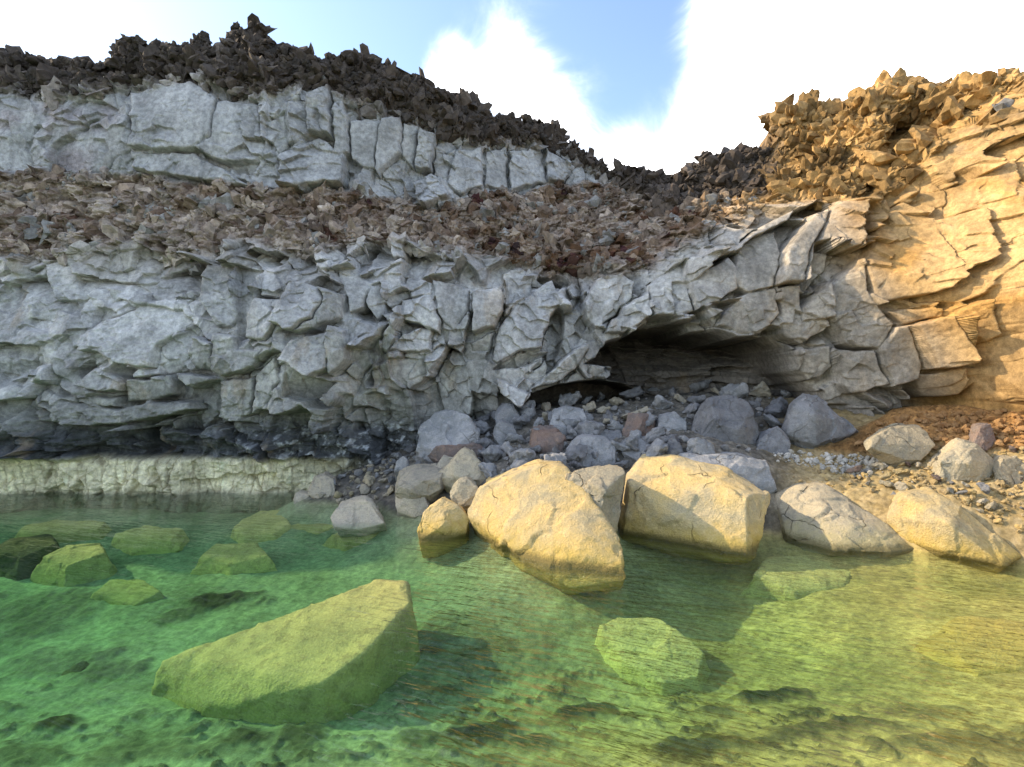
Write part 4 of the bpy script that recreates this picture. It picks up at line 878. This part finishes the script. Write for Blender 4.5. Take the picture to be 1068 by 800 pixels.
def bedded(name, wmap, n, smin, smax, label, seed, tint=(1, 1, 1), greys=0.0, spike=.9, sink=.3, sub=2, cuts=3):
    """angular lumps half sunk in a rubble layer of the cliff"""
    rg = np.random.default_rng(seed); src = []
    for i in range(7):
        bm = bmesh.new(); bmesh.ops.create_icosphere(bm, subdivisions=sub, radius=.5); co = np.array([v_.co for v_ in bm.verts])
        q = co + co * (.45 * spike * perlin3(co * 7 + i * 5))[:, None] + co * (spike * 1.3 * perlin3(co * 2.6 + i * 9 + seed))[:, None]
        for _ in range(cuts):
            d_ = rg.normal(size=3); d_ /= np.linalg.norm(d_); h_ = q @ d_; q -= np.maximum(h_ - rg.uniform(.22, .36), 0)[:, None] * d_
        src.append((q, np.array([[v_.index for v_ in f_.verts] for f_ in bm.faces]))); bm.free()
    wf = (wmap * ((xs > -13.4) & (xs < 10.5))[None]).ravel().astype(float)
    pick = rg.choice(wf.size, n, p=wf / wf.sum())
    V, F, K_ = [], [], []; off = 0
    for id_ in pick:
        j, i = divmod(int(id_), len(xs)); q, pf = src[rg.integers(len(src))]
        s_ = smin + (smax - smin) * rg.random() ** 2.4
        A_ = np.linalg.qr(rg.normal(size=(3, 3)))[0]
        q = (q * np.array([1, rg.uniform(.6, 1), rg.uniform(.45, .9)]) * s_) @ A_.T
        V.append(q + np.array([X[j, i], Yf[j, i] + sink * s_, Zf[j, i]])); F.append(pf + off); off += len(q)
        c_ = colr[j, i] * np.array(tint) * rg.uniform(.7, 1.3)
        if rg.random() < greys: c_ = np.array([.24, .23, .215]) * rg.uniform(.7, 1.2)
        K_.append(np.repeat(c_[None], len(q), 0))
    V = np.concatenate(V); F = np.concatenate(F); K_ = np.concatenate(K_)
    me = bpy.data.meshes.new(name); me.from_pydata(V.tolist(), [], F.tolist()); me.materials.append(M_CLIFF)
    at = me.attributes.new('Col', 'FLOAT_COLOR', 'POINT'); at.data.foreach_set('color', np.concatenate([np.clip(K_, .02, .7), np.ones((len(K_), 1))], 1).astype(np.float32).ravel())
    o = bpy.data.objects.new(name, me); COL.objects.link(o); o['kind'] = 'stuff'; o['label'] = label; o['category'] = 'rubble'
clump_ = sstep(fbm2(X * .8 + 4, Z * 1.1, 3), -.25, .25)
bedded('scoria_rubble', sco * (.25 + clump_), 2500, .07, .6, 'brown and grey scoria rubble bedded between the two grey lava layers', 5, greys=.15, spike=.9, sink=.28)
bedded('ochre_clinker', crust ** 3 * sstep(PX0, 660, 800), 800, .12, .95, 'ochre clinker crags on top of the right-hand cliff', 6, sub=3, sink=.38)
bedded('dark_clinker', crust * (1 - sstep(PX0, 700, 800)), 1000, .12, .75, 'dark brown clinker under the jagged crest of the left-hand cliff', 7, spike=1.1, sub=3)
# ------------------------------------------------------------------ CLINKER crest: a ragged heap nobody could count
def clinker():
    src = [stone_proto(50 + i, (.8, .6, 1.0), 12, .30, 0, 0) for i in range(4)]
    vs, fs = [], []; off = 0; rg = random.Random(21)
    data = []
    for m_ in src:
        co = np.zeros(len(m_.vertices) * 3, np.float32); m_.vertices.foreach_get('co', co)
        data.append((co.reshape(-1, 3), [tuple(p.vertices) for p in m_.polygons]))
    ci = [i for i in range(len(xs)) if -13.5 < xs[i] < 3.2 or 4.5 < xs[i] < 7]
    for _ in range(420):
        i = rg.choice(ci)
        j = NZ - 1 - int(abs(rg.gauss(0, 22))); j = max(j, 0)
        if crust[j, i] < .5: continue
        if xs[i] > 4.5 and rg.random() < .6: continue
        co, pf = rg.choice(data); s = rg.uniform(.15, .65)
        ang = rg.uniform(.2, 2.6); az = rg.uniform(0, 6.28)
        q = co * np.array([s, s, s * rg.uniform(.8, 1.3)])
        cz, sz_ = math.cos(az), math.sin(az); q = np.stack([q[:, 0] * cz - q[:, 1] * sz_, q[:, 0] * sz_ + q[:, 1] * cz, q[:, 2]], 1)
        ca, sa = math.cos(-ang), math.sin(-ang); q = np.stack([q[:, 0] * ca - q[:, 2] * sa * -1 * -1, q[:, 1], q[:, 0] * sa + q[:, 2] * ca], 1)
        q = q + np.array([X[j, i], Yf[j, i] + .02, Zf[j, i] - .03])
        vs.append(q); fs += [tuple(a + off for a in f) for f in pf]; off += len(q)
    me = bpy.data.meshes.new('lava_clinker'); me.from_pydata(np.concatenate(vs).tolist(), [], fs)
    me.polygons.foreach_set('use_smooth', np.ones(len(me.polygons), bool)); me.materials.append(M_CLINK)
    o = bpy.data.objects.new('lava_clinker', me); COL.objects.link(o)
    o['kind'] = 'stuff'; o['label'] = 'dark jagged lava clinker crusting the cliff top'; o['category'] = 'lava rubble'
    for m_ in src: bpy.data.meshes.remove(m_)
clinker()
for m_ in PROTO:
    if m_.users == 0: bpy.data.meshes.remove(m_)
